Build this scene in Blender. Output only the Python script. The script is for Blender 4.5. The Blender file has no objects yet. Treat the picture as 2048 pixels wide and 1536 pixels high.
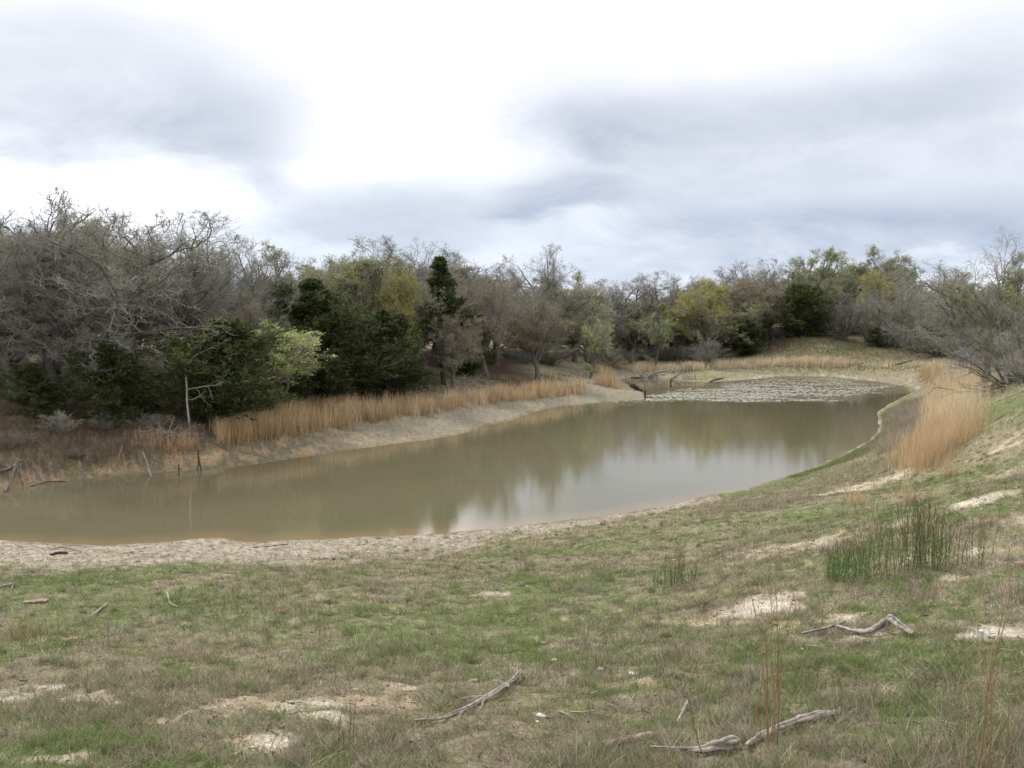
import bpy, math, time
import numpy as np
from mathutils import Vector
T0 = time.time()
R = math.radians
sc = bpy.context.scene
COL = sc.collection

# ------------------------------------------------------------------ camera
F = 1774.0            # focal length in photograph pixels (2048 wide)
H = 6.0               # eye height above the water
PITCH = math.atan(128.0 / F)
cam_d = bpy.data.cameras.new('camera'); cam = bpy.data.objects.new('camera', cam_d); COL.objects.link(cam)
cam.location = (0, 0, H); cam.rotation_euler = (math.pi / 2 - PITCH, 0, 0)
cam_d.sensor_width = 36.0; cam_d.lens = 36.0 * F / 2048.0
cam_d.clip_start = 0.1; cam_d.clip_end = 3000
sc.camera = cam
sc.render.resolution_x = 1024; sc.render.resolution_y = 768
sc.view_settings.view_transform = 'Standard'; sc.view_settings.look = 'None'
sc.view_settings.exposure = 0.52; sc.view_settings.gamma = 1.0

CP, SP = math.cos(PITCH), math.sin(PITCH)
def ray(px, py):
    dx = (np.asarray(px, float) - 1024) / F; dz = -(np.asarray(py, float) - 768) / F
    return dx, CP + dz * SP, -SP + dz * CP

# ------------------------------------------------------------------ sky and sun
SUN_AZ, SUN_EL = R(-38), R(48)
world = bpy.data.worlds.new("World"); sc.world = world; world.use_nodes = True
def build_world():
    nt = world.node_tree; N = nt.nodes; L = nt.links; N.clear()
    def val(x, sock):
        if isinstance(x, (int, float)): sock.default_value = x
        else: L.new(x, sock)
    def m(op, a, b=0.0, c=None, clamp=False):
        n = N.new('ShaderNodeMath'); n.operation = op; n.use_clamp = clamp
        val(a, n.inputs[0]); val(b, n.inputs[1])
        if c is not None: val(c, n.inputs[2])
        return n.outputs[0]
    tc = N.new('ShaderNodeTexCoord'); sep = N.new('ShaderNodeSeparateXYZ'); L.new(tc.outputs['Generated'], sep.inputs[0])
    x, y, z = sep.outputs
    az = m('MULTIPLY', m('ARCTAN2', x, y), 57.2958)
    el = m('MULTIPLY', m('ARCSINE', z), 57.2958)
    zz = m('ADD', m('MAXIMUM', z, 0.0), 0.30)
    cmb = N.new('ShaderNodeCombineXYZ'); L.new(m('DIVIDE', x, zz), cmb.inputs[0]); L.new(m('DIVIDE', y, zz), cmb.inputs[1])
    def noise(scale, det, rough, off, dist=0.0):
        mp = N.new('ShaderNodeMapping'); mp.inputs['Location'].default_value = off; L.new(cmb.outputs[0], mp.inputs[0])
        n = N.new('ShaderNodeTexNoise'); n.inputs['Scale'].default_value = scale; n.inputs['Detail'].default_value = det
        n.inputs['Roughness'].default_value = rough; n.inputs['Distortion'].default_value = dist
        L.new(mp.outputs[0], n.inputs['Vector']); return m('SUBTRACT', n.outputs['Fac'], 0.5)
    n1 = noise(1.1, 5, .55, (3, 1, 0)); n2 = noise(1.1, 5, .55, (13, 7, 4)); n3 = noise(3.0, 9, .62, (1, 9, 2), .5); n4 = noise(.8, 4, .5, (7, 2, 8))
    azw = m('ADD', az, m('ADD', m('MULTIPLY', n1, 16.0), m('MULTIPLY', n3, 6.0))); elw = m('ADD', el, m('ADD', m('MULTIPLY', n2, 7.0), m('MULTIPLY', n3, 3.0)))
    def p2a(px, py):
        a, b, c = ray(px, py); return math.degrees(math.atan2(a, b)), math.degrees(math.asin(c / math.sqrt(a * a + b * b + c * c)))
    k = 180 / math.pi / F
    total = None
    # cloud banks: centre, half sizes (photograph pixels turned into degrees of sky), darkness, softness
    for px, py, rx, ry, amp, lo in [(150, 180, 400, 125, .47, 1.0), (420, 240, 230, 60, .16, .6), (1720, 320, 700, 180, .46, .8), (1150, 395, 170, 32, .38, .8), (760, 430, 330, 75, .46, .7),
                                (480, 335, 80, 36, .24, .6), (1850, 480, 560, 64, .50, .5), (1350, 560, 420, 40, .25, 0), (500, 580, 700, 110, .36, 0), (1500, 240, 330, 60, .20, .6), (1200, 250, 240, 110, .22, .5), (1950, 90, 240, 90, .18, .5), (40, 345, 200, 30, -.15, .5)]:
        a0, e0 = p2a(px, py)
        du = m('DIVIDE', m('SUBTRACT', azw, a0), rx * k); dv = m('DIVIDE', m('SUBTRACT', elw, e0), ry * k)
        r2 = m('ADD', m('MULTIPLY', du, du), m('MULTIPLY', dv, dv))
        g = m('POWER', 2.718, m('MULTIPLY', m('POWER', r2, 1.0 + lo), -1.0))
        g = m('MULTIPLY', g, amp)
        total = g if total is None else m('ADD', total, g)
    total = m('ADD', total, m('MULTIPLY', n3, m('ADD', m('MULTIPLY', total, 1.0), .16)))
    total = m('ADD', total, m('MULTIPLY', n4, m('ADD', m('MULTIPLY', total, .3), .06)))
    high = m('MULTIPLY', m('SUBTRACT', el, 24.0), 0.012, clamp=True)      # cloud deck overhead
    total = m('ADD', total, m('MINIMUM', high, .12))
    ramp = N.new('ShaderNodeValToRGB'); L.new(total, ramp.inputs[0])
    e = ramp.color_ramp.elements
    def lin(c): return tuple(((v / 255 + .055) / 1.055) ** 2.4 / 1.33 for v in c) + (1,)
    e[0].position = 0.0; e[0].color = (1.42, 1.42, 1.42, 1)
    e[1].position = 1.0; e[1].color = lin((166, 178, 199))
    for p, c in [(.12, (255, 256, 258)), (.30, (237, 240, 247)), (.52, (214, 219, 229)), (.78, (190, 199, 214))]:
        q = e.new(p); q.color = lin(c)
    sky = N.new('ShaderNodeTexSky'); sky.sky_type = 'NISHITA'; sky.sun_disc = False
    sky.sun_elevation = SUN_EL; sky.sun_rotation = SUN_AZ
    tn = N.new('ShaderNodeMix'); tn.data_type = 'RGBA'; tn.inputs[6].default_value = (.90, .965, 1.07, 1); tn.inputs[7].default_value = (1, 1, 1.01, 1)
    L.new(m('MULTIPLY', el, .09, clamp=True), tn.inputs[0]); tm = N.new('ShaderNodeVectorMath'); tm.operation = 'MULTIPLY'; L.new(ramp.outputs[0], tm.inputs[0]); L.new(tn.outputs[2], tm.inputs[1])
    up = N.new('ShaderNodeVectorMath'); up.operation = 'SCALE'; up.inputs['Scale'].default_value = 10.0; L.new(tm.outputs[0], up.inputs[0])
    mix = N.new('ShaderNodeMix'); mix.data_type = 'RGBA'; mix.inputs[0].default_value = 0.95
    L.new(sky.outputs[0], mix.inputs[6]); L.new(up.outputs[0], mix.inputs[7])
    bg = N.new('ShaderNodeBackground'); bg.inputs[1].default_value = 0.1; L.new(mix.outputs[2], bg.inputs[0])
    out = N.new('ShaderNodeOutputWorld'); L.new(bg.outputs[0], out.inputs[0])
build_world()
sl = bpy.data.lights.new('sun', 'SUN'); sl.energy = 2.0; sl.angle = R(10); sl.color = (1, .95, .87)
so = bpy.data.objects.new('sun', sl); COL.objects.link(so)
so.rotation_euler = Vector((math.sin(SUN_AZ) * math.cos(SUN_EL), math.cos(SUN_AZ) * math.cos(SUN_EL), math.sin(SUN_EL))).to_track_quat('Z', 'Y').to_euler()

# ------------------------------------------------------------------ helpers
def hsh(ix, iy, s):
    h = (ix.astype(np.int64) * 374761393 + iy.astype(np.int64) * 668265263 + s * 974634777) & 0xffffffff
    h = ((h ^ (h >> 13)) * 1274126177) & 0xffffffff
    return ((h ^ (h >> 16)) & 0xffffff) / float(0xffffff)
def vn(x, y, s=0):
    x = np.asarray(x, float); y = np.asarray(y, float)
    ix = np.floor(x); iy = np.floor(y); fx = x - ix; fy = y - iy
    fx = fx * fx * (3 - 2 * fx); fy = fy * fy * (3 - 2 * fy)
    a = hsh(ix, iy, s); b = hsh(ix + 1, iy, s); c = hsh(ix, iy + 1, s); d = hsh(ix + 1, iy + 1, s)
    return (a * (1 - fx) + b * fx) * (1 - fy) + (c * (1 - fx) + d * fx) * fy
def fbm(x, y, s=0, o=4):
    t = 0; a = 1; w = 0
    for i in range(o):
        t = t + a * vn(x * 2 ** i + 17.3 * i, y * 2 ** i - 9.1 * i, s + i); w += a; a *= .55
    return t / w
def ss(a, b, x):
    t = np.clip((np.asarray(x, float) - a) / (b - a), 0, 1); return t * t * (3 - 2 * t)
def nrm(v): return v / np.maximum(np.linalg.norm(v, axis=-1, keepdims=True), 1e-9)

# ------------------------------------------------------------------ shoreline of the pond (metres, water level 0)
SH = [(-700, 1062), (-300, 1074), (0, 1080), (60, 1083), (130, 1087), (200, 1088), (300, 1086), (380, 1081), (450, 1076), (485, 1081), (520, 1085), (580, 1081), (650, 1077),
      (800, 1072), (900, 1064), (1000, 1056), (1100, 1046), (1200, 1035), (1300, 1018), (1400, 997), (1480, 980), (1540, 963), (1600, 943), (1640, 930), (1672, 915), (1705, 898), (1738, 880),
      (1758, 862), (1757, 842), (1752, 826), (1772, 812), (1800, 797), (1835, 781), (1820, 774), (1780, 767), (1700, 757), (1640, 751), (1560, 752), (1520, 757),
      (1470, 761), (1420, 764), (1370, 763), (1345, 760), (1320, 757), (1280, 755), (1245, 756), (1240, 761), (1262, 770), (1282, 783), (1300, 795), (1270, 799), (1225, 803),
      (1170, 808), (1110, 814), (1065, 825), (1035, 837), (980, 850), (920, 868), (850, 880), (760, 892), (680, 903), (600, 915), (520, 927), (440, 936), (380, 941),
      (300, 947), (220, 953), (150, 961), (80, 971), (0, 980), (-300, 1000), (-700, 1012)]
def onwater(px, py):
    a, b, c = ray(px, py); t = -H / c; return a * t, b * t
_sx, _sy = onwater([p[0] for p in SH], [p[1] for p in SH])
poly = []
for i in range(len(SH)):                      # refine the outline and give it a natural wobble
    j = (i + 1) % len(SH); n = 1 if i == len(SH) - 1 else max(1, int(math.hypot(_sx[j] - _sx[i], _sy[j] - _sy[i]) / .9))
    for k in range(n): poly.append((_sx[i] + (_sx[j] - _sx[i]) * k / n, _sy[i] + (_sy[j] - _sy[i]) * k / n))
poly = np.array(poly)
_px = poly.copy(); poly[:, 0] += (fbm(_px[:, 0] * .9, _px[:, 1] * .9, 5) - .5) * np.where(_px[:, 0] > 9, .3, .75); poly[:, 1] += (fbm(_px[:, 0] * .9, _px[:, 1] * .9, 9) - .5) * np.where(_px[:, 0] > 9, .3, .75)
def sdist(x, y, A=None):
    """distance to the waterline, positive on land"""
    x = np.asarray(x, float).ravel(); y = np.asarray(y, float).ravel(); best = np.full(x.shape, 1e9); ins = np.zeros(x.shape, bool)
    A = poly if A is None else np.asarray(A, float); B = np.roll(A, -1, 0)
    for (ax, ay), (bx, by) in zip(A, B):
        ex, ey = bx - ax, by - ay; t = np.clip(((x - ax) * ex + (y - ay) * ey) / (ex * ex + ey * ey + 1e-12), 0, 1)
        best = np.minimum(best, (x - ax - t * ex) ** 2 + (y - ay - t * ey) ** 2)
        if ay != by:
            c = ((ay > y) != (by > y)) & (x < ex * (y - ay) / (by - ay) + ax); ins ^= c
    return np.where(ins, -1, 1) * np.sqrt(best)

# control heights: photograph column, row and height above water -> a point of the terrain
CT = []
def ctl(px, py, z):
    a, b, c = ray(px, py); t = (z - H) / c; CT.append((a * t, b * t, z))
for px in (-300, 0, 300, 600, 900, 1200, 1500, 1800, 2100, 2400):
    for d in (1.0, 5.0, 8.5, 12.5):
        s = (px - 1024) / F; rise = .10 * max(0, s) * d + 0.9 * ss(.25, .6, s) * ss(6, 14, d)
        CT.append((s * d, d, 4.4 - .183 * d + rise + (.15 if d == 12.5 else 0)))
for x, y, z in [(-6, 17.5, 1.05), (-12, 18, .9), (0, 18, 1.15), (4, 20, 1.3), (8, 22, 1.6), (-20, 17, 1.0), (-30, 15, 1.4)]: CT.append((x, y, z))
for a in range(0, 360, 30):
    x, y = math.sin(R(a)), math.cos(R(a))
    if y < .3:
        CT.append((x * 14, y * 14, 4.3 + .6 * x)); CT.append((x * 60, y * 60, 4.6 + x)); CT.append((x * 220, y * 220, 5))
# right bank
for q in [(1850, 950, 1.7), (1960, 860, 2.5), (1850, 850, 1.15), (2048, 1000, 3.2), (2048, 900, 2.9), (1780, 860, .55), (1900, 800, 1.7), (2048, 790, 3.5), (1980, 765, 3.0),
          (1860, 748, 1.1), (1900, 745, 2.0), (2100, 780, 4.0), (2300, 780, 4.4), (1980, 730, 3.2), (1700, 960, .95), (1600, 1000, 1.0), (1950, 950, 2.4)]: ctl(*q)
# left bank and wood
for q in [(200, 850, 1.5), (50, 855, 1.6), (-200, 870, 1.6), (350, 850, 1.45), (350, 900, .75), (200, 900, .95), (50, 920, .8), (650, 860, .5), (650, 805, 1.2), (500, 840, 1.2), (450, 880, .6),
          (850, 835, .5), (850, 785, 1.2), (1000, 802, .5), (1000, 768, 1.2), (1110, 788, .45), (1110, 752, 1.25), (1190, 780, .4), (1200, 735, 1.1), (1300, 722, 1.0), (1300, 745, .4),
          (1420, 716, 1.3), (1420, 745, .5)]: ctl(*q)
# far bank
for q in [(1500, 735, .6), (1500, 712, 1.5), (1600, 735, .7), (1600, 700, 2.4), (1600, 675, 3.75), (1700, 735, .9), (1700, 700, 2.4), (1700, 668, 4.0), (1780, 735, 1.0), (1780, 690, 2.9), (1820, 750, .7), (1530, 690, 2.4)]: ctl(*q)
for x, y, z in [(-60, 60, 2.4), (-120, 90, 4), (-30, 90, 3), (0, 120, 3), (20, 140, 3.6), (45, 150, 5.2), (80, 150, 6), (70, 70, 4.6), (130, 90, 6), (-60, 160, 5), (0, 220, 5), (90, 260, 7), (-150, 220, 7), (220, 220, 8), (0, 420, 9), (250, 0, 7), (-250, 50, 7), (-250, 300, 9), (300, 400, 10), (40, 30, 4.3)]:
    CT.append((x, y, z))
_sdc = sdist([c[0] for c in CT], [c[1] for c in CT])
CT = [c for c, s in zip(CT, _sdc) if s > .8]
for i in range(0, len(poly), 4): CT.append((poly[i][0], poly[i][1], 0.0))
CT = np.array(CT)
def tk(r2): return .5 * r2 * np.log(r2 + 1e-9)
_n = len(CT); _S = 50.0; _c = CT[:, :2] / _S
_K = np.zeros((_n + 3, _n + 3)); _d2 = ((_c[:, None] - _c[None]) ** 2).sum(-1)
_K[:_n, :_n] = tk(_d2) + np.eye(_n) * 2e-4; _K[:_n, _n] = 1; _K[:_n, _n + 1:] = _c; _K[_n, :_n] = 1; _K[_n + 1:, :_n] = _c.T
_w = np.linalg.solve(_K, np.concatenate([CT[:, 2], np.zeros(3)]))
def tps(x, y):
    out = np.full(x.shape, _w[_n]) + _w[_n + 1] * x / _S + _w[_n + 2] * y / _S
    for i in range(_n): out += _w[i] * tk((x / _S - _c[i, 0]) ** 2 + (y / _S - _c[i, 1]) ** 2)
    return out
AX = np.array([(-25, 22.), (12, 58.)])
def leftbank(x, y): return ((AX[1, 0] - AX[0, 0]) * (y - AX[0, 1]) - (AX[1, 1] - AX[0, 1]) * (x - AX[0, 0])) > 0
def height(x, y):
    sd = sdist(x, y); t = tps(x, y)
    t = np.maximum(t, .035 * sd + .01)
    far = ss(250, 400, np.hypot(x, y)); t = t * (1 - far) + 8 * far
    w = ss(.0, 1.6, sd)
    zo = w * t + (1 - w) * .10 * np.maximum(sd, 0)
    bank = leftbank(x, y) & (y < 60)
    rough = ss(.1, 2.5, sd)
    zo = zo + rough * ((fbm(x * .55, y * .55, 3) - .5) * .22 + (fbm(x * 2.2, y * 2.2, 8) - .5) * .09 + (fbm(x * 9, y * 9, 12, 3) - .5) * .035 * ss(60, 20, y))
    zo = zo + np.where(bank, ss(.8, 2.5, sd) * (fbm(x * 1.2, y * 1.2, 31) - .5) * .45 * ss(14, 4, sd), 0)
    zo = zo + ss(0, .3, sd) * (fbm(x * 5, y * 5, 71, 3) - .45) * np.where(x > 9, .03, .05) * (y < 60)
    return np.where(sd > 0, zo, np.maximum(-1.6, .12 * sd)), sd

# polar terrain grid round the camera
NR = 640; LR0, LR1 = math.log(1.2), math.log(1500)
rr = np.exp(np.linspace(LR0, LR1, NR))
th = np.concatenate([np.arange(-180, -42, 3.0), np.arange(-42, -34, .8), np.arange(-34, 34, .13), np.arange(34, 42, .8), np.arange(42, 180, 3.0)])
NT = len(th); thr = np.radians(th)
GX = rr[:, None] * np.sin(thr)[None]; GY = rr[:, None] * np.cos(thr)[None]
_z, _s = height(GX.ravel(), GY.ravel()); GZ = _z.reshape(NR, NT); GS = _s.reshape(NR, NT)
print('terrain', time.time() - T0)
def gint(x, y, G):
    x = np.asarray(x, float); y = np.asarray(y, float)
    r = np.clip((np.log(np.maximum(np.hypot(x, y), 1.21)) - LR0) / (LR1 - LR0) * (NR - 1), 0, NR - 1.001)
    t = np.interp(np.degrees(np.arctan2(x, y)), th, np.arange(NT)); t = np.clip(t, 0, NT - 1.001)
    i = r.astype(int); j = t.astype(int); fr = r - i; ft = t - j
    return (G[i, j] * (1 - ft) + G[i, j + 1] * ft) * (1 - fr) + (G[i + 1, j] * (1 - ft) + G[i + 1, j + 1] * ft) * fr
def gz(x, y): return gint(x, y, GZ)
def P(px, py):
    """where the photograph's line of sight meets the ground"""
    px = np.atleast_1d(np.asarray(px, float)); py = np.atleast_1d(np.asarray(py, float)); a, b, c = ray(px, py)
    res = np.full(px.shape, np.nan); prev = np.full(px.shape, 1.5)
    for t in np.exp(np.linspace(math.log(1.5), math.log(400), 700)):
        live = np.isnan(res)
        if not live.any(): break
        below = live & (H + c * t < np.maximum(gz(a * t, b * t), 0))
        res[below] = t
    res[np.isnan(res)] = 300
    x, y = a * res, b * res
    return np.stack([x, y, gz(x, y)], -1)
def P1(px, py): return P(px, py)[0]

# ------------------------------------------------------------------ ground cover fields
def blot(specs):
    px = np.array([s[0] for s in specs], float); py = np.array([s[1] for s in specs], float)
    c = P(px, py); lo = P(px, py + [s[3] for s in specs]); hi = P(px, py - [s[3] for s in specs])
    rx = np.array([s[2] for s in specs]) * c[:, 1] / F * 1.12; ry = np.hypot(*(hi - lo)[:, :2].T) / 2
    amp = np.array([s[4] if len(s) > 4 else 1 for s in specs])
    return c, rx, ry, amp
BARE = blot([(500, 1415, 95, 22), (450, 1440, 60, 12, .8), (720, 1405, 130, 16), (800, 1375, 70, 12, .6), (520, 1490, 70, 18, .9), (200, 1395, 90, 14, .9), (60, 1390, 90, 14, .7), (130, 1375, 30, 7, .8),
             (1250, 1365, 60, 9, .7), (1480, 1225, 150, 22, .8), (1620, 1240, 110, 14, .8), (1730, 1275, 60, 10, 1), (1990, 1265, 80, 16, .9), (1590, 1100, 110, 20, .55), (1800, 1050, 60, 10, .5),
             (1785, 955, 60, 8, 1), (1720, 975, 70, 8, .9), (1960, 1000, 60, 10, .7), (2010, 885, 60, 8, .7), (2030, 940, 60, 8, .6), (1900, 1160, 60, 10, .4), (420, 1495, 60, 14, .5), (990, 1190, 40, 6, .5),
             (60, 1520, 80, 8, .7), (330, 1450, 60, 10, .5), (1830, 1120, 60, 14, .4), (1960, 1110, 70, 10, .6), (790, 1235, 50, 7, .4), (2040, 1040, 80, 12, .6), (890, 1420, 60, 10, .4), (640, 1435, 50, 7, .8)])
GREEN = blot([(220, 1145, 130, 22), (430, 1125, 120, 14, .6), (900, 1290, 240, 60, .9), (1050, 1250, 260, 60, .8), (1150, 1170, 200, 30, .8), (640, 1240, 160, 40, .6), (1050, 1325, 100, 20, 1),
              (1650, 1170, 260, 40, .6), (1500, 1060, 200, 20, .7), (1620, 1040, 140, 18, .8), (1850, 1210, 200, 26, .9), (1950, 1150, 150, 30, .8), (1880, 1320, 200, 50, .7), (1500, 1330, 260, 60, .55),
              (1930, 1030, 130, 26, .8), (1990, 830, 120, 50, 1.1), (1900, 1000, 160, 30, .6), (1900, 960, 110, 20, .8), (1750, 1440, 200, 40, .7), (100, 1490, 120, 30, .8), (400, 1330, 100, 30, .6), (330, 1210, 140, 30, .5),
              (60, 1290, 80, 18, .7), (1200, 1390, 150, 20, .4), (1420, 1450, 150, 30, .4), (1950, 1480, 120, 30, .5), (1200, 1110, 180, 16, .5), (1600, 700, 160, 16, .8), (1700, 690, 120, 12, .7), (1620, 745, 200, 5, .9), (1800, 765, 100, 6, .6),
              (1380, 758, 70, 4, .7), (700, 890, 60, 6, .7), (640, 893, 60, 5, .6), (460, 912, 50, 5, .5), (160, 905, 50, 10, .5), (1560, 1135, 120, 20, .6), (700, 1150, 120, 12, .4)])
REDD = blot([(950, 755, 160, 14), (320, 880, 120, 22, .9), (120, 890, 160, 24, 1), (20, 930, 90, 14, .8), (230, 925, 60, 10, .7), (1230, 735, 60, 6, .8), (1760, 710, 90, 16, .6), (1560, 690, 40, 20, .8), (150, 950, 120, 12, .6), (1420, 1210, 80, 10, .7), (1600, 1105, 80, 10, .6), (1980, 1050, 70, 10, .5), (1300, 735, 60, 5, .6), (1600, 655, 120, 10, .6)])
def field(x, y, B, seed):
    c, rx, ry, amp = B; out = np.zeros(x.shape)
    wx = (fbm(x * 1.1, y * 1.1, seed) - .5) * 1.3; wy = (fbm(x * 1.1 + 40, y * 1.1, seed + 3) - .5) * 1.3
    for k in range(len(amp)):
        s = min(1.0, rx[k]); g = ((x + wx * s - c[k, 0]) / rx[k]) ** 2 + ((y + wy * s - c[k, 1]) / max(ry[k], .1)) ** 2
        out = np.maximum(out, amp[k] * np.exp(-g * .9))
    return out
def cover(x, y):
    """returns bare, green, straw, litter, mud weights"""
    sd = gint(x, y, GS); lb = leftbank(x, y) & (y < 88)
    n = fbm(x * 1.6, y * 1.6, 21); n2 = fbm(x * 5, y * 5, 25); n3 = fbm(x * .45, y * .45, 29); n4 = fbm(x * 12, y * 12, 27, 3)
    near = (~lb) & (y < 75)
    bf = field(x, y, BARE, 40); bare = ss(.42, .74, bf * 1.38 + (n2 - .5) * 1.6 + (n4 - .5) * 1.0 + (n - .5) * .8 - .06)
    flat = np.interp(x, [-16, -10, -6, -3, 0, 4, 8], [12, 9.0, 6.5, 5.0, 3.2, 1.8, .8])
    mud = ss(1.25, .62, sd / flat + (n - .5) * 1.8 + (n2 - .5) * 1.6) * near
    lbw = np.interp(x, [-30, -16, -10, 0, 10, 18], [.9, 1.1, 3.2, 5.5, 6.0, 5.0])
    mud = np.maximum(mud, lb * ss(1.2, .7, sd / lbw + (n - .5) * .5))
    mud = np.maximum(mud, (y >= 75) * ss(1.5, .4, sd + (n - .5) * 2))
    green = ss(.18, .80, field(x, y, GREEN, 50) * .85 + .20 + (n2 - .5) * 1.9 + (n4 - .5) * 1.2 + (n3 - .5) * 1.2)
    strip = near * (x > 7) * (y > 29) * ss(.05, .3, sd) * ss(2.4, 1.2, sd + (n - .5) * 2); green = np.maximum(green, strip); mud = mud * (1 - strip)
    wood = np.where(lb, ss(lbw + 2, lbw + 6, sd + (n - .5) * 3), ss(118, 130, y + (n - .5) * 8)); wood = np.maximum(wood, ss(.50, .58, x / np.maximum(y, 1)) * ss(38, 44, y) * .8)
    litter = np.maximum(wood, field(x, y, REDD, 60) * 1.1 * ss(.3, .6, n2 + .1)); litter = np.clip(litter, 0, 1)
    return bare, green, mud, litter, n, n2, n3, sd, lb
C_SAND = np.array((.58, .525, .43)); C_TAN = np.array((.40, .32, .215)); C_MUD = np.array((.34, .295, .225)); C_STRAW = np.array((.265, .235, .155)); C_GREEN = np.array((.125, .165, .055)); C_LIT = np.array((.10, .072, .05)); C_SOIL = np.array((.28, .225, .16))
def mixc(a, b, w): return a * (1 - w[..., None]) + b * w[..., None]
x, y = GX.ravel(), GY.ravel()
bare, green, mud, litter, n, n2, n3, sd, lb = cover(x, y)
g = np.tile(C_STRAW, (x.size, 1)); n4 = fbm(x * 12, y * 12, 27, 3); g = mixc(g, C_SOIL, ss(.45, .6, n4) * .8); g = mixc(g, C_GREEN, green * .75)
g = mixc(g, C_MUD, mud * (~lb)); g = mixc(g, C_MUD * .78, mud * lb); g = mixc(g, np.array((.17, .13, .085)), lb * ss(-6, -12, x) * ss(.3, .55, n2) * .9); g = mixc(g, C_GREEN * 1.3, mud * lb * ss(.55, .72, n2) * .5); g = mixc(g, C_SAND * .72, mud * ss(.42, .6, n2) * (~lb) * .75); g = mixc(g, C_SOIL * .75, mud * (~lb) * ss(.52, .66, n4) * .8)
sw = (ss(.38, .6, n) * ss(.2, .7, field(x, y, BARE, 40)))[:, None]; bcol = C_SAND * sw + C_TAN * (1 - sw)
g = mixc(g, bcol, bare * (1 - mud)); g = mixc(g, C_LIT, litter * (1 - mud))
g = mixc(g, np.array((.44, .31, .18)), lb * (y < 45) * mud * ss(.45, .6, n) * .7)                       # orange soil of the cut bank
g = mixc(g, np.array((.15, .115, .07)), ss(.45, .0, np.abs(sd - .1)) * .7 * ss(.35, .6, n))                                       # wet rim at the waterline
g *= (.70 + .6 * fbm(x * 14, y * 14, 33, 3))[:, None]
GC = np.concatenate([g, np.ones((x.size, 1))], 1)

# ------------------------------------------------------------------ mesh and object helpers
def mesh_np(name, V, loops, sizes, col=None, smooth=False, mats=(), mi=None):
    me = bpy.data.meshes.new(name); V = np.asarray(V, np.float32); me.vertices.add(len(V)); me.vertices.foreach_set('co', V.ravel())
    loops = np.asarray(loops, np.int32).ravel(); sizes = np.asarray(sizes, np.int32); me.loops.add(len(loops)); me.loops.foreach_set('vertex_index', loops)
    me.polygons.add(len(sizes)); st = np.zeros(len(sizes), np.int32); st[1:] = np.cumsum(sizes)[:-1]; me.polygons.foreach_set('loop_start', st); me.polygons.foreach_set('loop_total', sizes)
    if smooth: me.polygons.foreach_set('use_smooth', np.ones(len(sizes), bool))
    if mi is not None: me.polygons.foreach_set('material_index', np.asarray(mi, np.int32))
    if col is not None:
        c = np.asarray(col, np.float32)
        if c.shape[1] == 3: c = np.concatenate([c, np.ones((len(c), 1), np.float32)], 1)
        a = me.color_attributes.new('tint', 'FLOAT_COLOR', 'POINT'); a.data.foreach_set('color', c.ravel())
    for mt in mats: me.materials.append(mt)
    me.update(calc_edges=True); return me
class Buf:
    def __init__(s): s.V = []; s.Q = []; s.Z = []; s.C = []; s.n = 0
    def add(s, V, quads, k, col=None):
        V = np.asarray(V).reshape(-1, 3); s.V.append(V); q = np.asarray(quads).reshape(-1, k) + s.n; s.Q.append(q.ravel()); s.Z.append(np.full(len(q), k)); s.n += len(V)
        if col is None: col = (1, 1, 1)
        s.C.append(np.broadcast_to(np.asarray(col, float), (len(V), 3)))
    def mesh(s, name, mat, smooth=False):
        return mesh_np(name, np.concatenate(s.V), np.concatenate(s.Q), np.concatenate(s.Z), np.concatenate(s.C), smooth, [mat])
def link(name, me, parent=None, loc=None, label=None, cat=None, group=None, kind=None):
    o = bpy.data.objects.new(name, me); COL.objects.link(o)
    if parent is not None: o.parent = parent
    if loc is not None: o.location = loc
    if label: o['label'] = label
    if cat: o['category'] = cat
    if group: o['group'] = group
    if kind: o['kind'] = kind
    return o

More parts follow.
